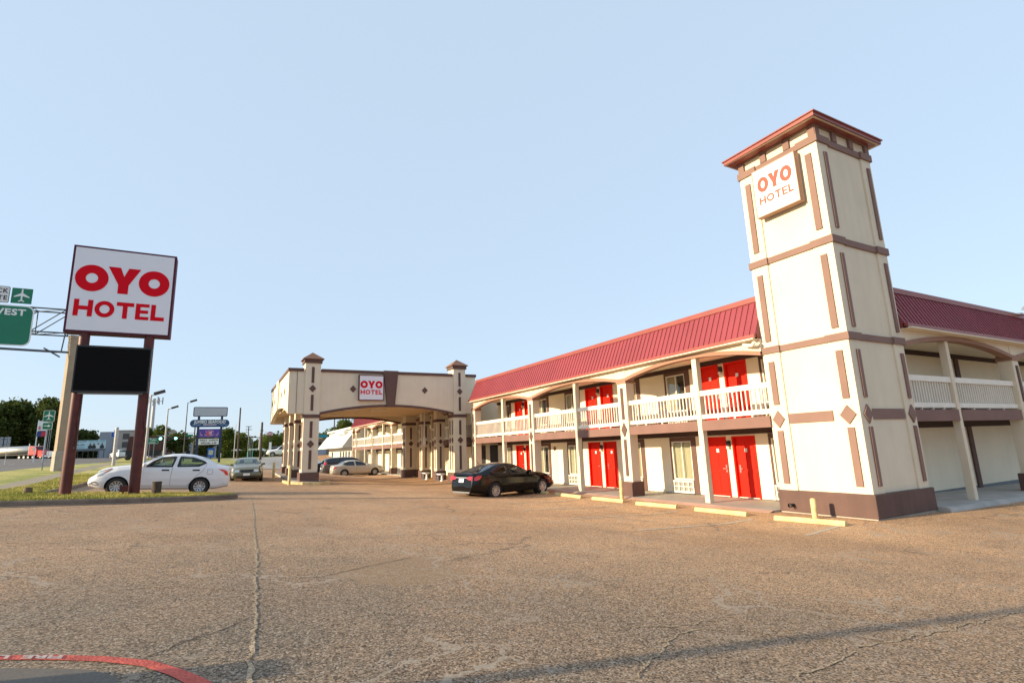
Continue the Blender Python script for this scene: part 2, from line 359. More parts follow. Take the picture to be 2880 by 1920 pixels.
structure(vg.build("far_verge", GRASS))
structure(drape(MB(), [(sw(y)-1.05, y) for y in ys], [(sw(y)+.15, y) for y in ys], .075).build("sidewalk", SIDEW))
# inner verge with the island that carries the big sign
front = [(-16, 19.2), (-9, 19.2), (-5.04, 19.5), (-3.6, 19.65), (-2.23, 20.0), (-.8, 20.6), (.2, 21.15), (.62, 21.5), (.68, 21.75), (.5, 22.0)]
back = [(-5.2, 23.9), (-5.05, 23.5), (-4.7, 23.35), (-2.4, 23.1), (-.8, 22.75), (.1, 22.3), (.5, 22.0)]
gi = MB()
drape(gi, [(-5.04, 19.62), (-3.6, 19.77), (-2.23, 20.12), (-.8, 20.72), (.1, 21.22), (.48, 21.58), (.5, 21.75)], [(-5.15, 23.8), (-4.6, 23.22), (-2.4, 22.98), (-.8, 22.63), (.05, 22.2), (.45, 21.95), (.5, 21.78)], .145, .3, .3)
yy = [19.62, 21, 22.5, 23.8]
drape(gi, [(sw(y)+.15, y) for y in yy], [(-5.04-.03*(y-19.62), y) for y in yy], .145, .3, .3)
yy = [23.8, 26, 30, 35, 40, 46, 52, 60, 68]
drape(gi, [(sw(y)+.15, y) for y in yy], [(-5.32-.004*(y-23.8), y) for y in yy], .145, .3, .3)
structure(gi.build("grass_verge", GRASS))
def kerb(mb, line, h=.15, wd=.16):
    n = len(line); L = []
    for i, p in enumerate(line):
        a = Vector(line[max(i-1, 0)]); b = Vector(line[min(i+1, n-1)]); d = (b-a).normalized(); nr = Vector((-d.y, d.x)); q = Vector(p)
        L.append([(q.x+nr.x*o, q.y+nr.y*o, gz(q.x, q.y)+z) for o, z in ((-.02, -.1), (0, h-.03), (.03, h), (wd, h), (wd, -.1))])
    vs = [v for r in L for v in r]; return mb.add(vs, [(i*5+j, i*5+j+1, (i+1)*5+j+1, (i+1)*5+j) for i in range(n-1) for j in range(4)])
def dens(P, st=.4):
    out = []
    for a, b in zip(P, P[1:]):
        k = max(1, int(math.hypot(b[0]-a[0], b[1]-a[1])/st)); out += [(a[0]+(b[0]-a[0])*i/k, a[1]+(b[1]-a[1])*i/k) for i in range(k)]
    return out+[P[-1]]
kb = MB(); kerb(kb, dens(front)); kerb(kb, dens(back[::-1])); kerb(kb, dens([(-5.2, 23.9), (-5.3, 30), (-5.4, 68)]))
structure(kb.build("kerb", KERB))
# concrete gutter line in front of the kerb
structure(drape(MB(), [(x, y-.32) for x, y in front[2:8]], [(x, y-.01) for x, y in front[2:8]], .012, .3).build("gutter", KERB))
# concrete cross drive beyond the lot, and the grass island of the restaurant sign
structure(drape(MB(), [(-5.3, 52.5), (-5.4, 92)], [(12, 55.5), (13, 92)], .03, 1, 1).build("driveway", DRIVE))
structure(drape(MB(), [(-4.6, 63), (-4.8, 80)], [(1.4, 62.2), (3.2, 69), (1.5, 78), (.5, 80)], .10, 1, .6).build("grass_island", GRASS))
structure(drape(MB(), [(-4.8, 80.2), (-5.5, 105)], [(10, 90), (11, 105)], .08, 1, 1).build("far_grass", GRASS))
# tufts of real blades over the near verge
def tufts(zone, n, h0=.035, h1=.085):
    mb = MB(); vs = []; fs = []
    for _ in range(n):
        x, y = zone(); z = gz(x, y)+.14; a = random.uniform(0, 2*PI); wd = random.uniform(.006, .014); h = random.uniform(h0, h1)
        dx, dy = math.cos(a)*wd, math.sin(a)*wd; lx, ly = random.uniform(-.03, .03), random.uniform(-.03, .03); k = len(vs)
        vs += [(x-dx, y-dy, z), (x+dx, y+dy, z), (x+lx, y+ly, z+h)]; fs.append((k, k+1, k+2))
    mb.add(vs, fs); return mb
def zone_near():
    while True:
        x = random.uniform(-8, .6); yf = lerp2([(p[0]+20, p[1]) for p in front[:8]], x+20)[0]+.13
        yb = 23.9 if x < -5.1 else lerp2([(p[0]+20, p[1]) for p in back], x+20)[0]-.13 if x > -4.9 else 23.4
        if x < sw(21)+.15: continue
        y = random.uniform(yf, yf+5)
        if y < yb: return x, y
def zone_mid():
    while True:
        y = random.uniform(23.9, 40); x = random.uniform(-8, -5.35)
        if x > sw(y)+.18: return x, y
tag(tufts(zone_near, 26000).build("grass", GRASS), kind="stuff")
tag(tufts(zone_mid, 12000).build("verge_grass", GRASS), kind="stuff")
# sandy crack down the middle of the lot, fire lane paint, stall lines
def ribbon(line, wd, jit, dz, m, name, ragged=True, seed=3):
    rnd = random.Random(seed); P = dens(line, .07); L, R = [], []
    for i, p in enumerate(P):
        a = Vector(P[max(i-1, 0)]); b = Vector(P[min(i+1, len(P)-1)]); d = (b-a).normalized(); nr = Vector((-d.y, d.x))
        o = rnd.gauss(0, jit); w1 = wd*rnd.uniform(.25, 1) if ragged else wd; w2 = wd*rnd.uniform(.25, 1) if ragged else wd
        L.append((p[0]+nr.x*(o+w1), p[1]+nr.y*(o+w1))); R.append((p[0]+nr.x*(o-w2), p[1]+nr.y*(o-w2)))
    mb = MB(); vs = []
    for a, b in zip(L, R): vs += [(a[0], a[1], gz(*a)+dz), (b[0], b[1], gz(*b)+dz)]
    mb.add(vs, [(2*i, 2*i+1, 2*i+3, 2*i+2) for i in range(len(P)-1)]); return structure(mb.build(name, m))
SAND = asphalt("crack_sand", (.37, .28, .18), (.31, .235, .155), (.2, .155, .11), .8, False)
TAR = mat("crack_dark", (.035, .03, .028), .9, var=.2)
ribbon([(1.03, 19.6), (.9, 16), (.74, 13), (.68, 11.6), (.60, 9.4), (.52, 8.0), (.44, 6.6), (.41, 6.1), (.37, 5.4), (.33, 5.0), (.28, 4.4), (.24, 3.9), (.2, 3.2)], .026, .012, .006, SAND, "crack_fill")
for i, ln in enumerate(([(-3.1, 7.6), (-2.4, 7.9), (-1.9, 8.4), (-1.5, 8.5)], [(.55, 7.2), (1.2, 7.1), (1.9, 7.6), (2.6, 8.0)], [(.33, 5.6), (.15, 5.3), (-.1, 5.15), (-.4, 4.8)], [(-4, 12), (-2.2, 11.3), (-.6, 11.6), (.7, 11.4)])):
    ribbon(ln, .009, .012, .006, TAR, "dark_crack", True, 20+i)
for i, ln in enumerate(([(4.2, 6.27), (4.17, 5.47), (4.26, 4.9), (4.29, 4.01), (4.43, 3.41), (4.51, 2.84)], [(4.55, 2.77), (5.16, 2.72), (5.8, 2.68), (6.63, 2.69), (7.4, 2.69)], [(4.44, 2.71), (3.95, 2.62), (3.55, 2.6)], [(3.42, 3.6), (3.1, 3.37), (2.76, 3.2), (2.55, 3.02)], [(3.42, 3.6), (3.75, 3.66), (4.14, 3.45), (4.35, 3.1)], [(3.19, 4.02), (3.61, 3.79), (4.11, 3.81)], [(2.69, 3.59), (2.78, 3.36), (2.76, 3.2)], [(.45, 6.7), (.2, 6.8), (-.3, 7.2), (-.9, 7.3)])):
    ribbon(ln, .012, .016, .006, SAND, "pale_crack", True, 40+i)
FLR = mat("fire_lane_red", (.50, .085, .06), .8, var=.25, vscale=9, bump=.5, bscale=60, fine=.35)
flo = [(-3.2, 5.2), (-2.2, 5.35), (-1.6, 5.34), (-1.26, 5.29), (-.91, 5.13), (-.6, 4.96), (-.31, 4.73), (-.11, 4.45), (.04, 4.18), (.12, 3.9), (.12, 3.4)]
fli = [(-3.2, 5.05), (-2.2, 5.25), (-1.6, 5.24), (-1.24, 5.185), (-.92, 5.03), (-.63, 4.865), (-.37, 4.65), (-.19, 4.39), (-.06, 4.13), (.0, 3.87), (.0, 3.4)]
structure(drape(MB(), flo, fli, .006, .06, .06).build("fire_lane_band", FLR))
tx = text_mb("FIRE  LANE", .10, (0, 0, 0), (-1, 0, 0), (0, -1, 0), bold=.004, depth=.001, align='LEFT', sx=1.35)
vs = []
for v in tx.v:          # follow the painted curve
    s_ = -v[0]; x = -.86-s_; k = lerp2([(p[0]*-1, p[0], p[1]) for p in flo[::-1]], min(max(-x, -.1), 3.1)); y = k[1]-.052+v[1]
    vs.append((x, y, gz(x, y)+.011))
tx.v = vs; structure(tx.build("painted_words", mat("road_white", (.7, .68, .65), .8, var=.15, vscale=20, fine=.2)))
structure(drape(MB(), [(-1.9, 5.0), (-1.15, 4.9), (-.64, 4.63), (-.47, 4.41), (-.40, 4.0), (-.45, 3.4)], [(-1.9, 3.0), (-1.6, 3), (-1.4, 3), (-1.2, 3), (-1.0, 3), (-.8, 3)], .03, .1, .2).build("concrete_pad", mat("pad_concrete", (.12, .105, .09), .9, var=.2, fine=.2, bscale=60)))
PATCH = asphalt("patch_asphalt", (.30, .205, .13), (.26, .18, .12), (.19, .14, .105), .45, False, 70)
def patch(cx, cy, rx, ry, seed, m, name="asphalt_patch"):
    rnd = random.Random(seed); n = 70; ph = [rnd.uniform(0, 6.3) for _ in range(5)]; vs = [(cx, cy, gz(cx, cy)+.005)]
    for k in (.5, 1):
        for i in range(n):
            a = 2*PI*i/n; r = k*(1+.16*math.sin(2*a+ph[0])+.12*math.sin(3*a+ph[1])+.07*math.sin(7*a+ph[2])+.05*math.sin(13*a+ph[3])+rnd.uniform(-.03, .03)); x, y = cx+rx*r*math.cos(a), cy+ry*r*math.sin(a); vs.append((x, y, gz(x, y)+.005))
    fs = [(0, 1+i, 1+(i+1) % n) for i in range(n)]+[(1+i, 1+n+i, 1+n+(i+1) % n, 1+(i+1) % n) for i in range(n)]
    mb = MB(); mb.add(vs, fs); structure(mb.build(name, m))
STALL = mat("stall_line", (.48, .40, .30), .9, var=.3, vscale=6, fine=.3)
st = MB()
for y in (17.65, 15.05, 12.45, 9.85):
    drape(st, [(8.2, y-.45), (12.6, y)], [(8.2, y-.33), (12.6, y+.12)], .006, .3)
structure(st.build("parking_line", STALL))
structure(drape(MB(), [(17.6, 5.4), (24, 4.6)], [(17.6, 5.28), (24, 4.48)], .006, .3).build("white_line", RWHITE))
structure(drape(MB(), [(11.2, 7.6), (13.0, 7.9)], [(11.2, 7.5), (13.0, 7.8)], .006, .3).build("faded_line", STALL))
# ---------------------------------------------------------------- motel wings
ZF, ZC = .08, 5.08           # walkway level, soffit level
class Wing:
    """maps (u along the front, d inwards from the column plane) to world, on either side of the motel"""
    def __init__(s, kind, base): s.k = kind; s.b = base
    def box(s, mb, u0, u1, d0, d1, z0, z1):
        return mb.box(s.b+d0, s.b+d1, u0, u1, z0, z1) if s.k == 'L' else mb.box(u0, u1, s.b+d0, s.b+d1, z0, z1)
    def pt(s, u, d, z): return Vector((s.b+d, u, z)) if s.k == 'L' else Vector((u, s.b+d, z))
    def out(s): return Vector((-1, 0, 0)) if s.k == 'L' else Vector((0, -1, 0))
    def right(s): return Vector((0, -1, 0)) if s.k == 'L' else Vector((1, 0, 0))   # to the right as one faces it
WD = 1.95
def diamond(mb, W, u, z, a, b, d, th=.03):
    mb.prism([W.pt(u-a, d, z), W.pt(u, d, z+b), W.pt(u+a, d, z), W.pt(u, d, z-b)], W.out()*th)
def panel_door(W, root, u0, u1, z0, handle_left):
    z1 = z0+2.07
    fr = MB(); W.box(fr, u0-.06, u0, WD-.03, WD+.14, z0, z1+.06); W.box(fr, u1, u1+.06, WD-.03, WD+.14, z0, z1+.06); W.box(fr, u0, u1, WD-.03, WD+.14, z1, z1+.06)
    d = MB(); W.box(d, u0, u1, WD+.09, WD+.13, z0+.02, z1)
    w_ = u1-u0
    for a, b, c, e in ((.12, .46, .15, .85), (.54, .88, .15, .85), (.12, .46, 1.0, 1.55), (.54, .88, 1.0, 1.55), (.12, .46, 1.65, 1.92), (.54, .88, 1.65, 1.92)):
        W.box(d, u0+a*w_, u0+b*w_, WD+.078, WD+.09, z0+c, z0+e)
    do = d.build("door", RED, root, bevel=.004)
    fr.build("door_frame", RED, do)
    hu = u1-.1 if handle_left else u0+.1
    h = MB(); W.box(h, hu-.03, hu+.03, WD+.07, WD+.09, z0+.85, z0+1.12)
    s_ = -1 if handle_left else 1
    W.box(h, hu-.01, hu+.13*s_, WD+.02, WD+.045, z0+.97, z0+1.0); W.box(h, hu-.012, hu+.012, WD+.045, WD+.07, z0+.97, z0+1.0)
    h.build("door_handle", METAL, do)
    p = MB(); W.box(p, (u0+u1)/2-.055, (u0+u1)/2+.055, WD+.066, WD+.078, z0+1.57, z0+1.70); p.build("number_plate", RWHITE, do)
    t = MB(); W.box(t, u0, u1, WD-.02, WD+.09, z0-.0, z0+.02); t.build("threshold", WHITE, do)
def window_unit(W, root, u0, u1, z0, curtain, narrow=False):
    """tall brown surround, aluminium sash with curtain, through-wall air conditioner below"""
    zt = z0+2.18
    s = MB(); W.box(s, u0, u0+.25, WD-.02, WD+.10, z0, zt); W.box(s, u1-.08, u1, WD-.02, WD+.10, z0, zt); W.box(s, u0+.25, u1-.08, WD-.02, WD+.10, z0+2.02, zt)
    root_w = s.build("window", BROWN, root)
    a, b = u0+.25, u1-.08
    f = MB()
    W.box(f, a, a+.05, WD+.0, WD+.08, z0+.52, z0+2.02); W.box(f, b-.05, b, WD+.0, WD+.08, z0+.52, z0+2.02)
    W.box(f, a+.05, b-.05, WD, WD+.08, z0+.52, z0+.57); W.box(f, a+.05, b-.05, WD, WD+.08, z0+1.97, z0+2.02); m_ = (a+b)/2
    W.box(f, m_-.02, m_+.02, WD+.01, WD+.07, z0+.57, z0+1.97); f.build("window_frame", WHITE, root_w)
    g = MB(); g.quad(W.pt(a+.05, WD+.045, z0+.57), W.pt(b-.05, WD+.045, z0+.57), W.pt(b-.05, WD+.045, z0+1.97), W.pt(a+.05, WD+.045, z0+1.97)); g.build("pane", WINGLASS, root_w)
    bk = MB(); W.box(bk, a, b, WD+.165, WD+.175, z0+.5, z0+2.0); bk.build("dark_room", DARK, root_w)
    c = MB(); n = 44; c0, c1 = (a+.05, b-.05) if curtain == 'full' else ((a+.5*(b-a), b-.05) if curtain == 'left' else (a+.05, a+.5*(b-a)))
    vs = []
    for i in range(n+1):
        u = c0+(c1-c0)*i/n; d = WD+.125+.022*math.sin(i*1.25+.6*math.sin(i*.5))
        vs += [W.pt(u, d, z0+.56), W.pt(u, d, z0+1.95)]
    c.add(vs, [(2*i, 2*i+2, 2*i+3, 2*i+1) for i in range(n)], True); c.build("curtain", CURTAIN, root_w)
    ac = MB(); W.box(ac, a+.02, b-.02, WD-.0, WD+.16, z0+.02, z0+.5)
    W.box(ac, a-.01, b+.01, WD-.08, WD, z0+.02, z0+.08); W.box(ac, a-.01, b+.01, WD-.08, WD, z0+.44, z0+.50)
    for q in (0, .25, .5, .75, 1): W.box(ac, a+(b-a-.04)*q, a+(b-a-.04)*q+.04, WD-.07, WD, z0+.08, z0+.44)
    W.box(ac, a, b, WD-.06, WD, z0+.25, z0+.28); ac.build("air_conditioner", WHITE, root_w)
    gr = MB(); W.box(gr, a+.03, b-.03, WD-.012, WD-.006, z0+.1, z0+.42); gr.build("grille", mat("ac_grille", (.25, .25, .23), .6, var=0), root_w)
def wall_lamp(W, root, u, z):
    a = MB(); W.box(a, u-.06, u+.06, WD-.09, WD, z, z+.2); W.box(a, u-.04, u+.04, WD-.13, WD-.0, z+.14, z+.2); l_ = a.build("wall_lamp", BLACK, root)
    b = MB(); W.box(b, u-.05, u+.05, WD-.13, WD-.02, z-.08, z); b.build("lamp_shade", mat("lamp_glass", (.7, .68, .6), .3, var=0), l_)
def wall_with_openings(W, mb, u0, u1, z0, z1, ops, th=.18):
    ops = sorted(ops); c = u0
    for a, b, o0, o1 in ops:
        if a > c: W.box(mb, c, a, WD, WD+th, z0, z1)
        if o0 > z0: W.box(mb, a, b, WD, WD+th, z0, o0)
        if o1 < z1: W.box(mb, a, b, WD, WD+th, o1, z1)
        c = b
    if c < u1: W.box(mb, c, u1, WD, WD+th, z0, z1)
def arch(W, root, u0, u1, ze=4.58, zm=4.93, ztop=ZC):
    n = 28; a = MB(); b = MB()
    cv = lambda t, o=0: W.pt(u0+(u1-u0)*t, o, 0)
    zz = lambda t: ze+(zm-ze)*(1-(2*t-1)**2)
    lo = [W.pt(u0+(u1-u0)*i/n, .02, zz(i/n)+.05) for i in range(n+1)]
    a.prism(lo+[W.pt(u1, .02, ztop), W.pt(u0, .02, ztop)], -W.out()*.24)
    for i in range(n):
        p, q = i/n, (i+1)/n
        A = [W.pt(u0+(u1-u0)*p, -.02, zz(p)), W.pt(u0+(u1-u0)*q, -.02, zz(q)), W.pt(u0+(u1-u0)*q, -.02, zz(q)+.13), W.pt(u0+(u1-u0)*p, -.02, zz(p)+.13)]
        k = -W.out()*.26; B = [x+k for x in A]; b.add(A+B, [(0, 1, 2, 3), (7, 6, 5, 4), (0, 4, 5, 1), (3, 2, 6, 7)]+([(0, 3, 7, 4)] if i == 0 else [])+([(1, 5, 6, 2)] if i == n-1 else []))
    o = a.build("arch", CREAM, root); b.build("arch_trim", mat("trim_light_brown", (.30, .17, .12), .8, var=.1), o)
def pilaster(W, root, u0, u1, depth=.42, gzl=0.0):
    a = MB(); W.box(a, u0, u1, 0, depth, .6, ZC); o = a.build("pilaster", CREAM, root, bevel=.01)
    b = MB(); W.box(b, u0-.08, u1+.08, -.08, depth+.08, -.15+gzl, .6); b.build("base", BROWN, o, bevel=.015)
    c = MB(); W.box(c, u0-.03, u1+.03, -.03, depth+.03, 4.50, 4.66); W.box(c, u0-.01, u1+.01, -.01, depth+.01, 4.66, 4.70); c.build("cap_band", mat("trim_light_brown", (.30, .17, .12)), o)
    m = (u0+u1)/2; s = MB(); W.box(s, m-.07, m+.07, -.035, 0, .82, 2.25); W.box(s, m-.07, m+.07, -.035, 0, 3.05, 4.32); s.build_each("trim_strip", BROWN, o)
    d = MB(); diamond(d, W, m, 2.63, .17, .29, 0, .035); d.build("diamond", BROWN, o)
def post(W, root, u, gzl=0.0, w_=.2):
    a = MB(); W.box(a, u-w_/2, u+w_/2, .06, .26, ZF+gzl, 4.93); a.build("post", CREAM, root, bevel=.008)
def railing(W, root, u0, u1):
    a = MB(); W.box(a, u0, u1, .10, .20, 3.60, 3.77); W.box(a, u0, u1, .10, .20, 2.82, 2.96)
    n = int((u1-u0)/.155)
    for i in range(1, n): u = u0+(u1-u0)*i/n; W.box(a, u-.019, u+.019, .13, .17, 2.96, 3.60)
    for i in range(1, 4): u = u0+(u1-u0)*i/4; W.box(a, u-.03, u+.03, .12, .18, 2.76, 2.82)
    a.build("railing", WHITE, root)
def fascia(W, root, u0, u1):
    a = MB(); W.box(a, u0, u1, .04, .22, 2.42, 2.755); a.build("balcony_edge", mat("balcony_brown", (.20, .112, .095), .8, var=.12, vscale=1.5), root)
def mansard(W, root, u0, u1, d_out=-.10, d_top=.46, z0=5.12, zt=6.50):
    g = MB(); W.box(g, u0, u1, d_out-.1, d_out+.03, z0-.03, z0+.12); W.box(g, u0, u1, d_out-.06, .30, z0-.02, z0+.02)
    r = MB(); a0, a1 = W.pt(u0, d_out, z0+.12), W.pt(u1, d_out, z0+.12); b0, b1 = W.pt(u0, d_top, zt), W.pt(u1, d_top, zt)
    c0, c1 = W.pt(u0, d_top+.25, zt), W.pt(u1, d_top+.25, zt); e0, e1 = W.pt(u0, d_top+.25, z0+.03), W.pt(u1, d_top+.25, z0+.03); f0, f1 = W.pt(u0, d_out, z0+.03), W.pt(u1, d_out, z0+.03)
    r.add([f0, a0, b0, c0, e0, f1, a1, b1, c1, e1], [(0, 1, 2, 3, 4), (5, 9, 8, 7, 6), (1, 6, 7, 2), (2, 7, 8, 3), (3, 8, 9, 4), (4, 9, 5, 0), (0, 5, 6, 1)])
    n = int((u1-u0)/.225); nr = ((zt-z0-.12), (d_top-d_out)); L = math.hypot(*nr); no = W.out()*(nr[0]/L)+Vector((0, 0, nr[1]/L))
    for i in range(n+1):
        u = u0+.02+(u1-u0-.04)*i/n; p = W.pt(u, d_out, z0+.12); q = W.pt(u, d_top, zt); t_ = W.pt(1, 0, 0)-W.pt(0, 0, 0)
        k = [p-t_*.010, p+t_*.010, q+t_*.010, q-t_*.010]; r.add(k+[x+no*.026 for x in k], [(4, 5, 6, 7), (0, 1, 5, 4), (1, 2, 6, 5), (2, 3, 7, 6), (3, 0, 4, 7)])
    ro = r.build("roof", ROOF, root)
    t = MB(); W.box(t, u0-.02, u1+.02, d_top-.06, d_top+.30, zt-.005, zt+.05); W.box(t, u0-.02, u1+.02, d_top-.09, d_top-.06, zt-.12, zt+.05); t.build("ridge_cap", ROOFD, ro)
    g.build("gutter", ROOFD, ro)
def wing(name, label, W, u0, u1, pils, posts, doors, wins, depth=8.0, curt=(), cut=None):
    base = W.pt((u0+u1)/2, 2, 0); root = thing(name, label, "motel building", base)
    dops, wops = [], []
    for c in doors: dops += [(c-1.03, c-.19), (c+.19, c+1.03)]
    wl = MB()
    for z0, z1 in ((ZF, 2.56), (2.76, ZC+.05)):
        ops = [(a-.06, b+.06, z0, z0+2.13) for a, b in dops]+[(a, b, z0, z0+2.18) for a, b, _ in wins]
        ops = [o for o in ops if o[0] >= u0 and o[1] <= u1]
        wall_with_openings(W, wl, u0, u1, z0, z1, ops)
    W.box(wl, u0, u1, WD+.18, WD+depth, -.3, ZC+1.0)
    wl.build("wall", CREAM2, root)
    fl = MB(); W.box(fl, u0, u1, .22, WD+.17, 2.56, 2.755); fl.build("balcony_floor", CREAM2, root)
    ce = MB(); W.box(ce, u0, u1, -.28, WD+.17, ZC, ZC+.03); ce.build("soffit", CREAM2, root)
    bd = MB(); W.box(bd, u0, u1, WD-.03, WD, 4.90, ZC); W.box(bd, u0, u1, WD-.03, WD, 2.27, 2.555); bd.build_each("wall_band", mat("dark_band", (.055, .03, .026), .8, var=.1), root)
    kk = MB(); segs = sorted([(a-.06, b+.06) for a, b in dops]+[(a, b) for a, b, _ in wins]); c = u0
    for a, b in segs+[(u1, u1)]:
        if a > c+.05: W.box(kk, c, a, WD-.015, WD, 2.76, 2.96)
        c = max(c, b)
    kk.build_each("skirting", BROWN, root)
    for a, b in dops:
        if a < u0+.1 or b > u1-.1: continue
        left = any(abs(a-(c+.19)) < .01 for c in doors)
        for z in (ZF, 2.76): panel_door(W, root, a, b, z, not left)
    for c in doors:
        if c < u0+.3 or c > u1-.3: continue
        for z in (ZF+1.78, 2.76+1.82): wall_lamp(W, root, c, z)
    for i, (a, b, cu) in enumerate(wins):
        if a < u0 or b > u1: continue
        window_unit(W, root, a, b, ZF, cu); window_unit(W, root, a, b, 2.76, 'left' if cu == 'full' else cu)
    ends = sorted([u0]+[e for p in pils for e in p]+[u1])
    spans = []; c = u0
    for a, b in sorted(pils)+[(u1, u1)]:
        if a-c > .6: spans.append((c, a))
        c = b
    for a, b in spans:
        arch(W, root, a, b)
        inn = [p for p in posts if a < p < b]; c = a
        for p in inn+[None]:
            e = b if p is None else p-.1
            fascia(W, root, c, e); railing(W, root, c, e)
            if p is not None: c = p+.1
    for a, b in pils: pilaster(W, root, a, b, gzl=-.15)
    for p in posts: post(W, root, p, gzl=-.02)
    mansard(W, root, u0, u1)
    return root
WL = Wing('L', 14.35)
per = 7.43
dl = [13.43, 20.86, 28.35]
wl_ = [(10.45, 11.82, 'full'), (15.0, 16.37, 'full'), (17.88, 19.25, 'right'), (22.44, 23.82, 'full'), (25.45, 26.9, 'left'), (29.95, 31.2, 'full')]
left = wing("motel_wing", "two-storey cream motel wing with red metal roof and red doors between tower and canopy", WL, 10.3, 31.9,
            [(16.57, 17.1), (24.0, 24.5), (31.3, 31.8)], [13.0, 20.25, 27.6], dl, wl_)
# extra pieces on the left wing
e = MB(); e.tube([(14.2, 10.75, 4.98), (14.2, 10.6, 4.93), (14.16, 10.4, 4.9), (14.12, 10.3, 4.98)], .055, 10); e.build("downspout", WHITE, left)
d = MB(); WL.box(d, 24.8, 25.3, WD-.012, WD-.002, ZF, 2.1); ud = d.build("utility_door", CREAM, left)
d = MB(); d.lathe([(.0, -.03), (.12, -.02), (.12, 0)], (14.35+WD, 25.05, 1.95), 12, 'x'); d.build("round_vent", BROWN, left)
far = wing("motel_far_wing", "far two-storey cream motel wing seen through the canopy, behind the silver sedan", WL, 36.3, 68.0,
           [(43.0, 43.6), (50.3, 50.8), (57.8, 58.3), (65.55, 66.1), (67.5, 67.98)], [39.6, 46.7, 53.9, 61.5], [], [(44.6, 45.9, 'full'), (47.7, 49.0, 'full'), (52.2, 53.5, 'full'), (55.0, 56.3, 'left'), (59.6, 60.9, 'full'), (62.8, 64.1, 'left')])
WR = Wing('R', 7.75)
right = wing("motel_side_wing", "shaded two-storey motel wing with plain walls, right of the tower", WR, 17.26, 36.0,
             [(24.5, 25.0), (32.0, 32.5)], [20.02, 28.4], [], [])
bdz = MB()
for u in (25.1, 32.6):
    WR.box(bdz, u, u+.3, WD-.06, WD, 2.76, 4.9); WR.box(bdz, u, u+.3, WD-.06, WD, -.1, 2.27)
bdz.build_each("wall_board", BROWN, right)
WR2 = MB(); WR.box(WR2, 17.26, 36, WD-.012, WD, -.2, .1); WR2.build("painted_skirting", mat("blue_grey_paint", (.16, .18, .20), .7), right)
fl = MB(); fl.box(26.9, 27.3, 7.9, 8.15, 6.46, 6.52); fl.prism([(26.95, 7.75, 6.55), (27.35, 7.75, 6.62), (27.35, 7.68, 6.75), (26.95, 7.68, 6.68)], (0, .18, .06)); fl.build("floodlight", METAL, right)
# recessed lobby wall between the wings, behind the canopy
lob = thing("motel_lobby", "recessed cream lobby wall with dark doorway in the shade behind the canopy columns", "building", (18, 34, 0))
a = MB(); a.box(16.6, 22, 31.9, 36.3, -.2, 5.9); a.build("wall", CREAM2, lob)
a = MB(); a.box(16.54, 16.6, 32.6, 33.7, .0, 2.3); a.box(16.54, 16.6, 34.5, 35.8, .0, 2.3); a.build("doorway", DARK, lob)
a = MB(); a.box(15.0, 16.6, 31.92, 36.28, 2.42, 2.75); a.build("balcony", BROWN, lob)
a = MB(); a.box(15.0, 15.06, 31.95, 36.28, 2.95, 3.7); a.build("railing", mat("grey_rail", (.35, .33, .3), .7), lob)
# walkways
wk = MB(); wk.box(14.12, 16.31, 10.35, 36, -.3, .06); structure(wk.build("walkway", WALKM))
wk = MB(); wk.add([(14.115, 10.35, .06), (14.115, 36, .06), (13.85, 36, -.01), (13.85, 10.35, -.01), (13.85, 36, -.2), (13.85, 10.35, -.2)], [(0, 1, 2, 3), (3, 2, 4, 5)]); structure(wk.build("pink_apron", PINK))
wk = MB(); wk.box(14.0, 16.31, 43, 68.5, -.3, .06); structure(wk.build("far_walkway", WALKM))
wk = MB(); vs = []
n = 40
for i in range(n+1):
    x = 17.36+20*i/n; z = gz(x, 6)+.13; y0 = 7.42+.015*math.sin(i*1.7)
    vs += [(x, 9.7, z), (x, y0+.1, z), (x, y0, z-.03), (x, y0-.06, z-.25)]
wk.add(vs, [(4*i+j, 4*i+j+1, 4*i+5+j, 4*i+4+j) for i in range(n) for j in range(3)]+[(0, 1, 2, 3)]); structure(wk.build("side_walkway", mat("grey_walk", (.40, .39, .37), .8, var=.2, vscale=2, fine=.1)))
# ---------------------------------------------------------------- tower
X0, X1, Y0, Y1 = 14.46, 17.24, 7.75, 10.32
tw = thing("sign_tower", "tall cream stucco tower with brown bands, diamonds and small hipped red roof", "tower", (15.85, 9.0, 0))
a = MB(); a.box(X0+.05, X1-.05, Y0+.05, Y1-.05, .3, 10.97)
for x0, x1 in ((X0, X0+.56), (X1-.52, X1)):
    for y0, y1 in ((Y0, Y0+.56), (Y1-.56, Y1)): a.box(x0, x1, y0, y1, .3, 10.62)
a.build("shaft", CREAM, tw, bevel=.012)
a = MB(); a.box(X0-.07, X1+.09, Y0-.07, Y1+.03, .03, .62); a.build("base", mat("base_brown", (.12, .068, .058), .8, var=.15, vscale=1.5, bump=.2, bscale=30, stain=.15), tw, bevel=.02)
a = MB(); a.box(X0-.05, X1+.06, Y0-.04, Y1, -.25, .03); a.build("footing", CONC, tw)
TB = mat("band_brown", (.215, .130, .108), .8, var=.1, vscale=1.5)
for z0, z1 in ((4.61, 4.79), (7.34, 7.53), (10.40, 10.60)):
    a = MB()
    a.box(X0-.0, X1+.0, Y0+.0, Y1, z0, z1)
    for x0, x1 in ((X0-.05, X0+.6), (X1-.56, X1+.05)):
        for y0, y1 in ((Y0-.05, Y0+.6), (Y1-.6, Y1+.05)): a.box(x0, x1, y0, y1, z0-.01, z1+.012)
    a.build("band", TB, tw, bevel=.006)
a = MB(); a.box(X0+.02, X0+.1, Y0+.72, Y1-.57, 2.49, 2.77); a.box(X0+.6, X1-.55, Y0+.02, Y0+.1, 2.49, 2.77)
a.build_each("band", TB, tw)
zs = ((.80, 2.30), (3.06, 4.34), (4.96, 7.05), (7.80, 10.12))
a = MB()
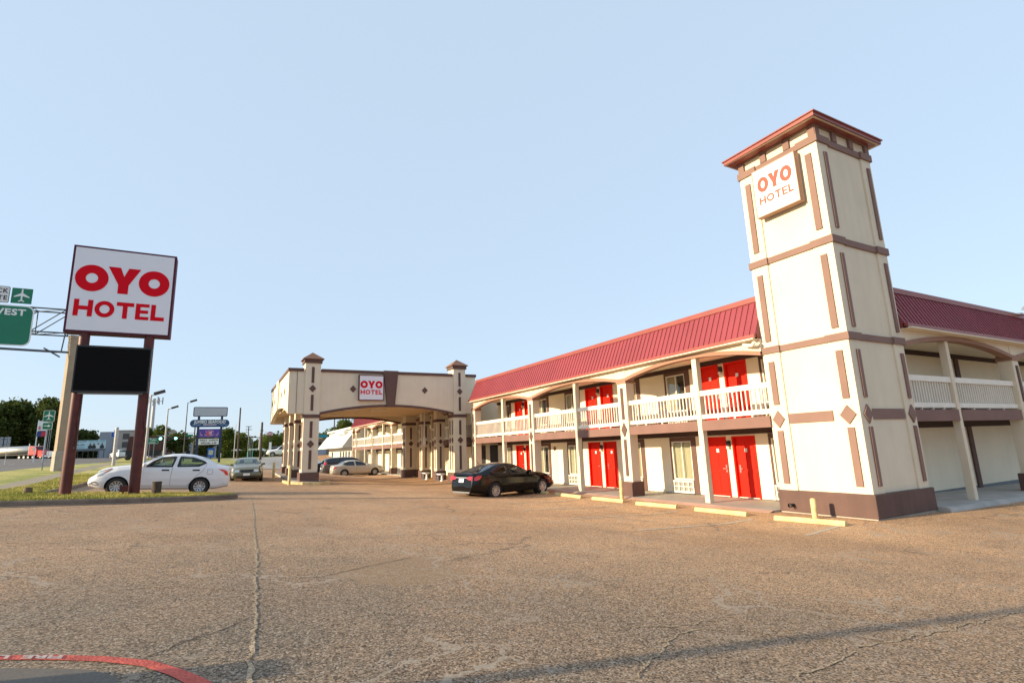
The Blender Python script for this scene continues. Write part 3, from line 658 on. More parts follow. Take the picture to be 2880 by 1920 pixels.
for z0, z1 in zs:
    for yc in (Y0+.28, Y1-.27): a.box(X0-.04, X0, yc-.09, yc+.09, z0, z1)
    for xc in (X0+.34, X1-.22): a.box(xc-.07, xc+.07, Y0-.04, Y0, z0, z1)
a.build_each("trim_strip", TB, tw)
a = MB()
for yc, s_ in ((Y0+.30, .21), (Y1-.27, .19)): a.prism([(X0, yc-s_, 2.63), (X0, yc, 2.63+.25), (X0, yc+s_, 2.63), (X0, yc, 2.38)], (-.04, 0, 0))
for xc, s_ in ((X0+.32, .19), (X1-.24, .19)): a.prism([(xc-s_, Y0, 2.63), (xc, Y0, 2.88), (xc+s_, Y0, 2.63), (xc, Y0, 2.38)], (0, -.04, 0))
a.build_each("diamond", TB, tw)
a = MB()          # frieze posts and top band
for k in range(4):
    y = Y0+.0+(Y1-Y0-.2)*k/3; a.box(X0-.02, X0+.08, y, y+.2, 10.6, 10.93)
    x = X0+.0+(X1-X0-.2)*k/3; a.box(x, x+.2, Y0-.02, Y0+.08, 10.6, 10.93)
    a.box(X1-.08, X1+.02, y, y+.2, 10.6, 10.93)
a.box(X0-.03, X1+.03, Y0-.03, Y1+.03, 10.92, 10.965); a.build("frieze", TB, tw)
a = MB(); ex, ey = .40, .25
a.add([(X0, Y0, 10.98), (X1, Y0, 10.98), (X1, Y1, 10.98), (X0, Y1, 10.98), (X0-ex, Y0-ey, 10.93), (X1+.27, Y0-ey, 10.93), (X1+.27, Y1+.2, 10.94), (X0-ex, Y1+.2, 10.94)], [(0, 1, 5, 4), (1, 2, 6, 5), (2, 3, 7, 6), (3, 0, 4, 7)])
a.build("soffit", CREAM, tw)
a = MB(); e1, e2 = ex+.02, ey+.02
a.box(X0-e1, X1+.29, Y0-e2, Y1+.22, 10.945, 11.055); e1 += .04; e2 += .04; a.box(X0-e1, X1+.33, Y0-e2, Y1+.26, 11.055, 11.09)
a.build("gutter", ROOFD, tw)
a = MB(); a.add([(X0-e1, Y0-e2, 11.091), (X1+.33, Y0-e2, 11.091), (X1+.33, Y1+.26, 11.091), (X0-e1, Y1+.26, 11.091), ((X0+X1)/2, (Y0+Y1)/2, 11.4)], [(0, 1, 4), (1, 2, 4), (2, 3, 4), (3, 0, 4)]); a.build("roof", ROOF, tw)
a = MB(); a.tube([(14.42, 9.9, .22), (14.24, 9.9, .22)], .045, 12); a.lathe([(.06, 0), (.06, .06)], (14.20, 9.9, .22), 12, 'x'); a.build("pipe_stub", BLACK, tw)
# sign boxes with the hotel lettering
def hotel_sign(name, label, o, r, w_, h_, th, frame, face=SIGNW, letter=SIGNR, inset=.05, f1=(.085, .5, .78), f2=(.19, .385), ttop=.29, fr_t=.05):
    """cabinet sign: o = lower left corner of its face, r = to the right, facing r x up"""
    o = Vector(o); r = Vector(r); u = Vector((0, 0, 1)); n = r.cross(u)
    root = thing(name, label, "sign", o+r*w_/2)
    P = lambda a, b, c: o+r*a+u*b+n*c
    def bx(mb, a0, a1, b0, b1, c0, c1): mb.prism([P(a0, b0, c0), P(a1, b0, c0), P(a1, b1, c0), P(a0, b1, c0)], n*(c1-c0))
    c = MB(); bx(c, 0, w_, 0, h_, -th, -.012); bx(c, 0, w_, 0, fr_t, -.012, .012); bx(c, 0, w_, h_-fr_t, h_, -.012, .012); bx(c, 0, fr_t, fr_t, h_-fr_t, -.012, .012); bx(c, w_-fr_t, w_, fr_t, h_-fr_t, -.012, .012)
    c.build("cabinet", frame, root)
    fa = MB(); bx(fa, fr_t, w_-fr_t, fr_t, h_-fr_t, -.011, 0); fo = fa.build("face", face, root)
    t = MB(); letters2d(t, "OYO", f1[0]*w_, (1-f1[0])*w_, f1[1]*h_, f1[2]*h_, P(0, 0, .001), r, u, .008, t=ttop, wd={"O": 1.0, "Y": 1.0, "gap": .02})
    t.build("lettering", letter, fo); t = MB()
    letters2d(t, "HOTEL", (f1[0]+.01)*w_, (1-f1[0]-.01)*w_, f2[0]*h_, f2[1]*h_, P(0, 0, .001), r, u, .008, t=.24 if ttop > .25 else .20, wd={'H': .9, 'O': 1.05, 'T': .85, 'E': .7, 'L': .65, "gap": .14})
    t.build("lettering", letter, fo); return root
hotel_sign("tower_sign", "square OYO HOTEL sign high on the lit face of the tower", (14.2, 9.70, 8.76), (0, -1, 0), 1.42, 1.55, .22, mat("sign_side_brown", (.36, .20, .13), .5), inset=.04, f1=(.10, .49, .80), f2=(.24, .40), ttop=.25, fr_t=.025,
           face=mat("sign_face_white", (.80, .80, .78), .3, var=0), letter=mat("sign_faded_red", (.50, .06, .035), .6, var=0))
# ---------------------------------------------------------------- entrance canopy (porte-cochere)
cp = thing("entrance_canopy", "wide stucco entrance canopy on columns with arched fascia and brown keystone", "canopy", (9, 38, 0))
CX0, CX1, CY0, CY1 = 3.31, 15.2, 33.0, 44.8
SOF = mat("canopy_soffit", (.66, .52, .32), .85, var=.05)
def column(x0, x1, y0, y1, ztop, big=False, sides='FL'):
    zb = min(gz(x0, y0), gz(x1, y1)); zt = gz((x0+x1)/2, y0)
    a = MB(); a.box(x0, x1, y0, y1, zb+.3, ztop); o = a.build("column", CREAM, cp, bevel=.012)
    bt = zt+.62
    a = MB(); a.box(x0-.09, x1+.09, y0-.09, y1+.09, zb-.3, bt); a.build("base", BROWN, o, bevel=.015)
    a = MB(); a.box(x0-.05, x1+.05, y0-.05, y1+.05, 4.20 if big else 4.12, 4.40 if big else 4.32); a.build("capital_band", BROWN, o)
    s = MB(); dm = MB(); m = (x0+x1)/2; w_ = x1-x0; k = .075 if big else .06
    lo = bt+.18
    for z0, z1 in ((lo, 2.35), (3.05, 4.0)):
        s.box(m-k, m+k, y0-.03, y0, z0, z1)
        for yc in ([y0+(y1-y0)*.28, y0+(y1-y0)*.72] if big else [(y0+y1)/2]):
            s.box(x0-.03, x0, yc-.05, yc+.05, z0, z1)
    a_ = .2 if big else .15
    dm.prism([(m-a_, y0, 2.70), (m, y0, 2.70+a_*1.15), (m+a_, y0, 2.70), (m, y0, 2.70-a_*1.15)], (0, -.035, 0))
    for yc in ([y0+(y1-y0)*.28, y0+(y1-y0)*.72] if big else [(y0+y1)/2]):
        q = .13; dm.prism([(x0, yc-q, 2.70), (x0, yc, 2.9), (x0, yc+q, 2.70), (x0, yc, 2.5)], (-.035, 0, 0))
    if big and ztop > 6:      # above the fascia band
        for z0, z1 in ((4.62, 5.55), (6.25, 7.2)): s.box(m-k, m+k, y0-.03, y0, z0, z1)
        dm.prism([(m-a_, y0, 5.92), (m, y0, 5.92+a_*1.1), (m+a_, y0, 5.92), (m, y0, 5.92-a_*1.1)], (0, -.035, 0))
    s.build_each("trim_strip", BROWN, o); dm.build_each("diamond", BROWN, o)
    if big and ztop > 6:
        a = MB(); a.box(x0-.07, x1+.07, y0-.07, y1+.07, 7.44, 7.66); a.build("top_band", BROWN, o)
        a = MB(); e = .16; cx, cy = (x0+x1)/2, (y0+y1)/2
        a.add([(x0-e, y0-e, 7.66), (x1+e, y0-e, 7.66), (x1+e, y1+e, 7.66), (x0-e, y1+e, 7.66), (x0-e, y0-e, 7.70), (x1+e, y0-e, 7.70), (x1+e, y1+e, 7.70), (x0-e, y1+e, 7.70), (cx, cy, 8.16)],
              [(3, 2, 1, 0), (0, 1, 5, 4), (1, 2, 6, 5), (2, 3, 7, 6), (3, 0, 4, 7), (4, 5, 8), (5, 6, 8), (6, 7, 8), (7, 4, 8)])
        a.build("cap_roof", mat("brown_shingle", (.22, .115, .075), .9, var=.25, vscale=12), o)
    return o
YF = 32.93
for x0 in (4.18, 13.57): column(x0, x0+.87, YF, YF+.95, 7.5, True)
for x0 in (4.20, 13.87): column(x0, x0+.60, 37.0, 37.6, 5.0)
for x0 in (4.20, 13.80): column(x0, x0+.62, 40.0, 40.6, 5.0)
for x0 in (4.20, 13.45): column(x0, x0+.90, 43.1, 44.0, 5.0, True)
# front and rear fascias with a shallow arch between the columns
def arch_panel(x0, x1, y, th, zlo, zend, zmid, ztop, xa, xb, nm):
    a = MB(); b = MB(); n = 40; pts = [(x0, y, zlo), (xa, y, zlo)]
    zz = lambda t: zend+(zmid-zend)*(1-(2*t-1)**2)
    pts += [(xa+(xb-xa)*i/n, y, zz(i/n)+.12) for i in range(n+1)]+[(xb, y, zlo), (x1, y, zlo), (x1, y, ztop), (x0, y, ztop)]
    a.prism(pts, (0, th, 0)); o = a.build(nm, CREAM, cp)
    for i in range(n):
        p, q = i/n, (i+1)/n; xp, xq = xa+(xb-xa)*p, xa+(xb-xa)*q
        b.prism([(xp, y-.03, zz(p)), (xq, y-.03, zz(q)), (xq, y-.03, zz(q)+.15), (xp, y-.03, zz(p)+.15)], (0, .05, 0))
    b.build("arch_trim", BROWN, o); return o
fr = arch_panel(CX0, CX1, YF+.07, .25, 4.46, 4.38, 4.86, 6.95, 5.05, 13.57, "front_fascia")
arch_panel(CX0+.02, CX1-.02, CY1-.26, .25, 4.46, 4.38, 4.86, 6.95, 5.1, 13.45, "rear_fascia")
a = MB(); a.box(CX0+.25, CX1-.25, YF+.33, CY1-.27, 5.0, 5.06); a.build("ceiling", SOF, cp)
a = MB(); a.box(CX0+.2, CX1-.2, YF+.33, CY1-.27, 6.5, 6.6); a.build("roof_deck", GALV, cp)
def side_fascia(x, th, s_):
    a = MB(); n = 16; y0, y1 = YF+.075, CY1-.005
    zz = lambda t: 4.48+.68*(1-(2*t-1)**2)
    pts = [(x, y0+(y1-y0)*i/n, zz(i/n)) for i in range(n+1)]+[(x, y1, 6.95), (x, y0, 6.95)]
    a.prism(pts, (th, 0, 0)); o = a.build("side_fascia", CREAM, cp)
    b = MB(); b.prism([(x, 38.6, 7.08), (x, 40.1, 7.08), (x, 39.9, 5.08), (x, 38.8, 5.08)], (-.08*s_, 0, 0)); b.build("side_keystone", CREAM, o)
    d = MB()
    for yc in (35.0, 37.0, 41.7, 43.4): d.prism([(x, yc-.18, 5.92), (x, yc, 6.14), (x, yc+.18, 5.92), (x, yc, 5.7)], (-.03*s_, 0, 0))
    d.build_each("diamond", BROWN, o)
side_fascia(CX0-.003, .25, 1); side_fascia(CX1-.245, .25, -1)
a = MB()
a.box(CX0-.06, 4.12, YF+.0, YF+.4, 6.93, 7.11); a.box(5.11, 13.50, YF+.0, YF+.4, 6.93, 7.11); a.box(14.51, CX1+.06, YF+.0, YF+.4, 6.93, 7.11)
a.box(CX0-.06, CX0+.34, YF+.4, CY1+.05, 6.93, 7.11); a.box(CX1-.34, CX1+.06, YF+.4, CY1+.05, 6.93, 7.11); a.box(CX0+.34, CX1-.34, CY1-.3, CY1+.05, 6.93, 7.11)
a.build_each("parapet_cap", BROWN, cp)
a = MB(); a.prism([(8.81, YF-.1, 7.14), (9.76, YF-.1, 7.14), (9.54, YF-.1, 4.84), (9.07, YF-.1, 4.84)], (0, .16, 0)); a.build("keystone", BROWN, cp)
a = MB()
for x in (6.97, 11.57): a.prism([(x-.2, YF+.07, 5.95), (x, YF+.07, 6.17), (x+.2, YF+.07, 5.95), (x, YF+.07, 5.73)], (0, -.03, 0))
a.build_each("diamond", BROWN, fr)
for x, y in ((7.6, 36.5), (9.6, 37.0), (7.5, 41.5)):
    a = MB(); a.box(x-.55, x+.55, y-.12, y+.12, 4.9, 4.998); a.build("ceiling_light", WHITE, cp)
a = MB(); a.tube([(3.75, YF+.03, 7.0), (3.75, YF+.03, 4.5)], .012, 6); a.build("cable", BLACK, cp)
a = MB(); a.tube([(5.2, YF+.35, 4.95), (5.2, YF+.15, 4.5)], .03, 6); a.lathe([(.0, 0), (.05, .01), (.05, .07), (0, .09)], (5.2, YF+.1, 4.42), 10); a.build("camera_dome", RWHITE, cp)
a = MB(); a.box(14.0, 14.3, 38.2, 38.4, 2.6, 4.9) if False else a.tube([(13.5, 38.6, 4.9), (13.5, 38.6, 2.4)], .05, 8); a.lathe([(.09, 0), (.11, .1), (.11, .5), (.09, .6)], (13.5, 38.6, 2.5), 12); a.build("white_pipe", RWHITE, cp)
hotel_sign("canopy_sign", "square OYO HOTEL sign on the canopy front, left of the brown keystone", (7.28, YF-.12, 5.24), (1, 0, 0), 1.55, 1.58, .17, mat("canopy_sign_frame", (.13, .028, .030), .5), f1=(.06, .48, .77), f2=(.24, .415), ttop=.29)
# island of the left columns with its yellow kerb end, bollards, planter
isl = MB()
pts = [(3.7, 33.2), (3.7, 45), (5.4, 45), (5.4, 33.2), (5.15, 32.6), (4.6, 32.35), (4.05, 32.6)]
isl.add([(x, y, gz(x, y)+.12) for x, y in pts]+[(x, y, gz(x, y)-.1) for x, y in pts], [tuple(range(7))[::-1]]+[(i, (i+1) % 7, (i+1) % 7+7, i+7) for i in range(7)]); structure(isl.build("column_island", CONC))
a = MB(); kerb(a, dens([(5.62, 33.6), (5.5, 32.5), (4.9, 31.95), (4.2, 32.0), (3.55, 32.6), (3.5, 34)], .25), .13, .2); structure(a.build("yellow_kerb", YEL))
def bollard(x, y, h, label, r=.075, m=YEL):
    z = gz(x, y); a = MB(); a.lathe([(r, z-.05), (r, z+h-.04), (r*.7, z+h-.01), (0, z+h)], (x, y, 0), 16)
    o = a.build("bollard", m); tag(o, label, "bollard", "yellow steel bollards"); return o
bollard(3.42, 31.6, 1.05, "nearest yellow bollard by the left canopy columns")
bollard(3.15, 37.8, 1.05, "farther yellow bollard left of the canopy columns")
bollard(13.74, 8.9, .52, "short yellow bollard in front of the tower base", .07)
bollard(13.72, 16.55, .72, "yellow bollard in front of the second brown pilaster base", .07)
def bench(x, y, label):
    r = thing("stone_bench", label, "bench", (x, y, gz(x, y)), "stone benches between the canopy columns")
    z = gz(x, y); a = MB(); a.box(x-.2, x+.2, y-.6, y+.6, z+.42, z+.50); a.build("seat", RWHITE, r, bevel=.015)
    for s in (-.42, .42):
        a = MB(); a.lathe([(.13, z), (.12, z+.05), (.06, z+.12), (.10, z+.2), (.05, z+.3), (.12, z+.42)], (x, y+s, 0), 12); a.build("leg", RWHITE, r)
bench(13.6, 38.8, "pale stone bench between the second and third right canopy columns")
bench(13.6, 35.7, "pale stone bench between the first and second right canopy columns")
# ---------------------------------------------------------------- wheel stops
labs = ["yellow concrete wheel stop in front of the tower base", "yellow wheel stop in front of the nearest pair of red doors", "yellow wheel stop before the curtained ground-floor window between tower and pilaster",
        "yellow wheel stop left of the short bollard at the pilaster", "fourth yellow wheel stop, just right of the black sedan's nose", "yellow wheel stop half hidden under the black sedan's front wheel"]
for (y0, y1, xo, rt), lab in zip(((7.74, 9.45, 13.0, .14), (10.35, 12.15, 12.95, .03), (12.95, 14.7, 12.9, .08), (15.5, 17.3, 12.93, .02), (18.0, 20.0, 12.92, -.04), (20.75, 22.6, 12.98, .02)), labs):
    L = y1-y0; r = thing("wheel_stop", lab, "wheel stop", (xo, (y0+y1)/2, gz(xo, (y0+y1)/2)), "yellow wheel stops along the walkway", rotz=rt)
    a = MB(); prof = [(-.09, 0), (-.085, .06), (-.05, .115), (.05, .115), (.085, .06), (.09, 0)]
    a.prism([(x, -L/2+.0, z) for x, z in prof], (0, L, 0)); o = a.build("block", YEL, r, local=True, bevel=.012)
    b = MB()
    for s in (-.35, .35): b.lathe([(.0, .118), (.018, .117), (.018, .1)], (0, s*L, 0), 8)
    b.build_each("anchor_bolt", GALV, r, local=True)
# ---------------------------------------------------------------- big pylon sign
SY = 21.8
py = thing("pylon_sign", "tall OYO HOTEL pylon sign with blank black reader board on maroon poles", "sign", (-3.3, SY, gz(-3.3, SY)+.14))
for x, nm in ((-4.20, 'a'), (-2.40, 'b')):
    z = gz(x, SY)+.05; a = MB(); a.tube([(x, SY+.17, z), (x, SY+.17, 6.34)], [.16, .15], 20); p = a.build("pole", MAROON, py)
    a = MB(); random.seed(5); a.tube([(x+.13+random.uniform(-.03, .03), SY+.03+.03*math.sin(i), 4.30-i*.16) for i in range(12)], .012, 5); a.build("cable", DARK, p)
a = MB(); a.box(-4.75, -1.80, SY, SY+.55, 6.34, 9.34)
cab = a.build("cabinet", mat("cabinet_maroon", (.085, .018, .040), .7, var=.1, spec=.2), py)
a = MB(); a.box(-4.685, -1.865, SY-.012, SY-.002, 6.405, 9.275); face = a.build("face", SIGNW, cab)
t = MB(); letters2d(t, "OYO", -4.62, -1.95, 7.76, 8.69, (0, SY-.013, 0), (1, 0, 0), (0, 0, 1), .008, t=.315, wd={'O': .92, 'Y': .94, 'gap': -.035})
t.build("lettering", SIGNR, face); t = MB()
letters2d(t, "HOTEL", -4.56, -2.02, 6.89, 7.46, (0, SY-.013, 0), (1, 0, 0), (0, 0, 1), .008, t=.235, wd={'H': .51, 'O': .54, 'T': .49, 'E': .39, 'L': .40, 'gap': .053}); t.build("lettering", SIGNR, face)
a = MB(); a.box(-4.33, -2.27, SY-.08, SY+.28, 4.34, 5.90); rb = a.build("reader_board", BLACK, py)
a = MB(); a.box(-4.29, -2.31, SY-.09, SY-.081, 4.40, 5.84); a.build("board_face", mat("board_black", (.006, .006, .007), .8, var=0, spec=.08), rb)
a = MB(); a.box(-4.2, -2.4, SY+.02, SY+.2, 4.30, 4.34); a.build("lower_rail", GALV, rb)
x, y = -2.66, SY-.1; z = gz(x, y)+.12
jb = thing("junction_box", "small rusty junction box on a stake beside the right maroon pole", "junction box", (x, y, z))
a = MB(); a.box(x-.10, x+.12, y-.05, y+.08, z+.12, z+.32); a.build("box", MAROON, jb); a = MB(); a.box(x-.02, x+.02, y-.01, y+.03, z-.02, z+.12); a.build("stake", BLACK, jb)
x, y = -1.80, 22.3; z = gz(x, y)+.1
sp = thing("stub_post", "short dark wooden stub post standing in the grass island in front of the white sedan", "post", (x, y, z))
a = MB(); a.tube([(x, y, z), (x, y, z+.42)], .14, 14); a.build("stub", mat("old_wood", (.06, .045, .035), .9, var=.4, vscale=9), sp); a = MB(); a.tube([(x, y, z+.42), (x, y, z+.45)], .15, 14); a.build("cap", mat("old_wood", (0, 0, 0)), sp)
x, y = -5.35, 23.0; z = gz(x, y)+.1
a = MB(); a.tube([(x, y, z), (x+.01, y, z+.26)], [.14, .11], 12); tag(a.build("tree_stump", mat("stump", (.16, .12, .07), .95, var=.4, vscale=10)), "low sawn stump in the grass left of the pylon sign", "stump")
# ---------------------------------------------------------------- cars
PLAIN = {}
def paint(name, col, metal=0.0, rough=.3, coat=.6):
    if name in PLAIN: return PLAIN[name]
    m = mat(name, col, rough, metal, var=.03, vscale=2, coat=coat); PLAIN[name] = m; return m
TYRE = mat("tyre_rubber", (.02, .02, .02), .85, var=.1)
RIMM = mat("wheel_silver", (.48, .48, .50), .3, metal=.6, var=0)
LENS = mat("headlamp_lens", (.55, .58, .60), .08, metal=.3, var=0, coat=1)
TAIL = mat("taillamp_red", (.62, .008, .012), .15, var=0, coat=1)
AMBER = mat("amber_lens", (.55, .16, .05), .2, var=0, coat=1)
SEAT = mat("car_interior", (.035, .035, .038), .9, var=0)
def pl(P, s):
    if s <= P[0][0]: return P[0][1]
    for a, b in zip(P, P[1:]):
        if s <= b[0]: return a[1]+(b[1]-a[1])*(s-a[0])/(b[0]-a[0])
    return P[-1][1]
def smooth_pl(P, s, h=.05): return (pl(P, s-2*h)+2*pl(P, s-h)+2*pl(P, s)+2*pl(P, s+h)+pl(P, s+2*h))/8
def inpoly(P, x, z):
    c = False
    for (x0, z0), (x1, z1) in zip(P, P[1:]+P[:1]):
        if (z0 > z) != (z1 > z) and x < (x1-x0)*(z-z0)/(z1-z0)+x0: c = not c
    return c
def car(name, label, cat, sp, at_, heading, pm, wheel='hub', glass=None, group=None, detail=True, pitch=0.0, plate=True, seams=True):
    """sp: L, W, top[(s,z)], belt[(s,z)], axles, tyre radius, side windows, screen ranges. s runs from the nose back"""
    L, W_ = sp['L'], sp['W']; ax = sp['axles']; R = sp['R']; glass = glass or CARGLASS
    cx, cy = at_; root = bpy.data.objects.new(name, None); COL.objects.link(root)
    root.location = (cx, cy, sp.get('z', gz(cx, cy))); root.rotation_euler = (0, -pitch, heading); OFF[root.name] = None
    tag(root, label, cat, group)
    x0 = (ax[0]+ax[1])/2          # local x = x0 - s
    plan = sp.get('plan', [(0, .70), (.02, .80), (.05, .88), (.10, .95), (.18, .985), (.3, 1), (.72, 1), (.86, .975), (.94, .92), (.985, .84), (1, .78)])
    hw = lambda s: W_/2*smooth_pl(plan, s/L, .012)
    zb = lambda s: sp.get('zb', .19)+.10*(1-ss(0, .5, s))+.09*ss(L-.6, L, s)
    top = lambda s: smooth_pl(sp['top'], s, .035)
    hb = sp.get('tumble', .27)
    def ring(s):
        w = hw(s); b = zb(s); zt = top(s); zs = min(pl(sp['belt'], s), zt-.05); h = max(0, zt-zs-.05)
        k = min(1, h/.42); yr = w*(.84-hb*k*.75); cr = .025+.03*k
        pts = [(0, b), (.72*w, b), (.90*w, b+.035), (.965*w, b+.14), (1.0*w, b+.48*(zs-b)), (.992*w, zs-.14), (.96*w, zs-.02), (.93*w, zs+.012)]
        out = []
        for (y0_, z0_), (y1_, z1_), n in zip(pts, pts[1:], (3, 3, 3, 6, 6, 4, 2)):
            out += [(y0_+(y1_-y0_)*i/n, z0_+(z1_-z0_)*i/n) for i in range(n)]
        a, c = pts[-1], (yr, zt-cr); n = 10
        for i in range(n):
            t = i/n; bl = math.sin(PI*t)*.035*k*w; out.append((a[0]+(c[0]-a[0])*t+bl, a[1]+(c[1]-a[1])*t))
        n = 9
        for i in range(n+1):
            t = i/n; y = yr*math.cos(t*PI/2)*(1-.0) if False else yr*(1-t); out.append((y, zt-cr*(1-t)**2 if False else zt-cr*((y/max(yr, 1e-4))**3)))
        return out
    NR = len(ring(L/2)); IRAIL = NR-10
    n_s = int(L/.036); Ss = [L*i/n_s for i in range(n_s+1)]
    # fore/aft sculpting of the nose and tail
    def lean(s, z):
        zt = top(s); f = 1-ss(0, .30, s); r = ss(L-.30, L, s)
        hz = max(0, (z-.52)/(max(zt, .8)-.52+.01)); lo = max(0, (.40-z)/.25)
        return f*(sp.get('nose', .16)*hz**1.5+.05*lo)-r*(sp.get('tail', .07)*hz+.05*lo)
    def S(s, y, z, off=0): return Vector((x0-(s+lean(s, z)), y, z))
    rings = [ring(s) for s in Ss]
    vs, fs, idx = [], [], {}
    for i, s in enumerate(Ss):
        for j, (y, z) in enumerate(rings[i]):
            idx[i, j] = len(vs); vs.append(S(s, y, z))
        for j in range(1, NR-1): idx[i, 2*NR-2-j] = len(vs); vs.append(S(s, -rings[i][j][0], rings[i][j][1]))
    M_ = 2*NR-2
    ar = R+.055
    side_polys = sp['win']
    def dropped(s, y, z, j):
        for a_ in ax:
            if (s-a_)**2+(z-R)**2 < ar*ar and abs(y) > W_*.26: return True
        jj = j if j < NR-1 else 2*NR-3-j
        if 27 <= jj < IRAIL+0 and any(inpoly(P, s, z) for P in side_polys): return True
        if jj >= IRAIL:
            for a0, a1 in sp['screens']:
                if a0 < s < a1: return True
        return False
    for i in range(n_s):
        for j in range(M_):
            q = [idx[i, j], idx[i, (j+1) % M_], idx[i+1, (j+1) % M_], idx[i+1, j]]
            c = sum((vs[k] for k in q), Vector())/4; s_ = (Ss[i]+Ss[i+1])/2
            if not dropped(s_, c.y, c.z, j): fs.append(q)
    body = MB(); # snap the wheel-arch edge to a true circle
    for k, v in enumerate(vs):
        s_ = x0-v.x
        for a_ in ax:
            dx, dz = s_-a_, v.z-R; d = math.hypot(dx, dz)
            if abs(v.y) > W_*.3 and ar-.045 < d < ar+.028 and v.z > zb(a_)+.0: vs[k] = Vector((x0-(a_+dx/d*ar), v.y, R+dz/d*ar))
    body.add(vs, fs, True)
    for i, flip in ((0, False), (n_s, True)):
        c = S(Ss[i], 0, .5*(zb(Ss[i])+top(Ss[i]))); m = [idx[i, j] for j in range(M_)]; sg = 1 if i == 0 else -1
        for kk in (.9, .72, .5, .25, 0):
            nw = []
            for j in range(M_):
                q = vs[idx[i, j]]; zz = c.z+(q.z-c.z)*kk; yy_ = q.y*kk; x_ = S(Ss[i], 0, zz).x+sg*.035*(1-kk*kk)
                nw.append(len(body.v)); body.v.append((x_, yy_, zz))
            for j in range(M_): body.f.append((m[j], m[(j+1) % M_], nw[(j+1) % M_], nw[j])); body.sm.append(True)
            m = nw
    bo = body.build("body", pm, root, local=True)
    def ys(s, z):
        r = ring(s)
        for (ya, za), (yb_, zb_) in zip(r[3:], r[4:]):
            if za <= z <= zb_ and zb_ > za: return ya+(yb_-ya)*(z-za)/(zb_-za)
        return r[-10][0]
    def side_patch(mb, P, sg, off, n=14, m=5, smooth=True):
        s0, s1 = min(p[0] for p in P), max(p[0] for p in P); cols = []
        for i in range(n+1):
            s = s0+(s1-s0)*min(max(i/n, .002), .998); zz = []
            for (xa, za), (xb, zb_) in zip(P, P[1:]+P[:1]):
                if (xa <= s < xb) or (xb <= s < xa): zz.append(za+(zb_-za)*(s-xa)/(xb-xa))
            if len(zz) < 2: continue
            cols.append((s, min(zz), max(zz)))
        v = []
        for s, a, b in cols:
            for j in range(m+1): z = a+(b-a)*j/m; v.append(S(s, sg*(ys(s, z)+off), z))
        mb.add(v, [(i*(m+1)+j, i*(m+1)+j+1, (i+1)*(m+1)+j+1, (i+1)*(m+1)+j) for i in range(len(cols)-1) for j in range(m)], smooth)
    def line_patch(mb, pts, wd, sg, off):
        P = []
        for (a, b), (c, d) in zip(pts, pts[1:]):
            k = max(1, int(math.hypot(c-a, d-b)/.05)); P += [(a+(c-a)*i/k, b+(d-b)*i/k) for i in range(k)]
        P.append(pts[-1]); v = []
        for i, p in enumerate(P):
            a, b = P[max(i-1, 0)], P[min(i+1, len(P)-1)]; d = math.hypot(b[0]-a[0], b[1]-a[1]) or 1; nx, nz = -(b[1]-a[1])/d*wd/2, (b[0]-a[0])/d*wd/2
            for q in (1, -1): s, z = p[0]+q*nx, p[1]+q*nz; v.append(S(s, sg*(ys(s, z)+off), z))
        mb.add(v, [(2*i, 2*i+1, 2*i+3, 2*i+2) for i in range(len(P)-1)], True)
    for P in side_polys:
        for sg in (1, -1):
            t = MB(); line_patch(t, P+[P[0]], .055, sg, .006); tr = t.build("window_trim", BLACK, root, local=True)
            t = MB(); side_patch(t, P, sg, .002, 16, 4); t.build("side_window", glass, tr, local=True)
    for k, (a0, a1) in enumerate(sp['screens']):
        t = MB(); n, m = 14, 12; v = []
        for i in range(n+1):
            s = a0-.03+(a1-a0+.06)*i/n; r = ring(s); yr, zr = r[IRAIL]; zt = r[-1][1]
            for j in range(m+1):
                y = -yr+2*yr*j/m; z = zt-(zt-zr)*abs(y/yr)**3; v.append(S(s, y*.985, z+.006))
        t.add(v, [(i*(m+1)+j, i*(m+1)+j+1, (i+1)*(m+1)+j+1, (i+1)*(m+1)+j) for i in range(n) for j in range(m)], True)
        t.build("windscreen" if k == 0 else "rear_window", glass, root, local=True)
    # wheel wells and wheels
    for a_ in ax:
        for sg in (1, -1):
            wl = MB(); n = 24; v = []
            for i in range(n+1):
                an = PI*1.08*i/n-.04*PI; v += [(x0-a_+ar*math.cos(an), sg*(W_/2-.02), R+ar*math.sin(an)), (x0-a_+ar*math.cos(an), sg*(W_/2-.34), R+ar*math.sin(an))]
            wl.add(v, [(2*i, 2*i+1, 2*i+3, 2*i+2) for i in range(n)], True)
            wl.add([(x0-a_+ar*math.cos(2*PI*i/n), sg*(W_/2-.33), R+ar*math.sin(2*PI*i/n)) for i in range(n)], [tuple(range(n))])
            wl.build("wheel_well", SEAT, root, local=True)
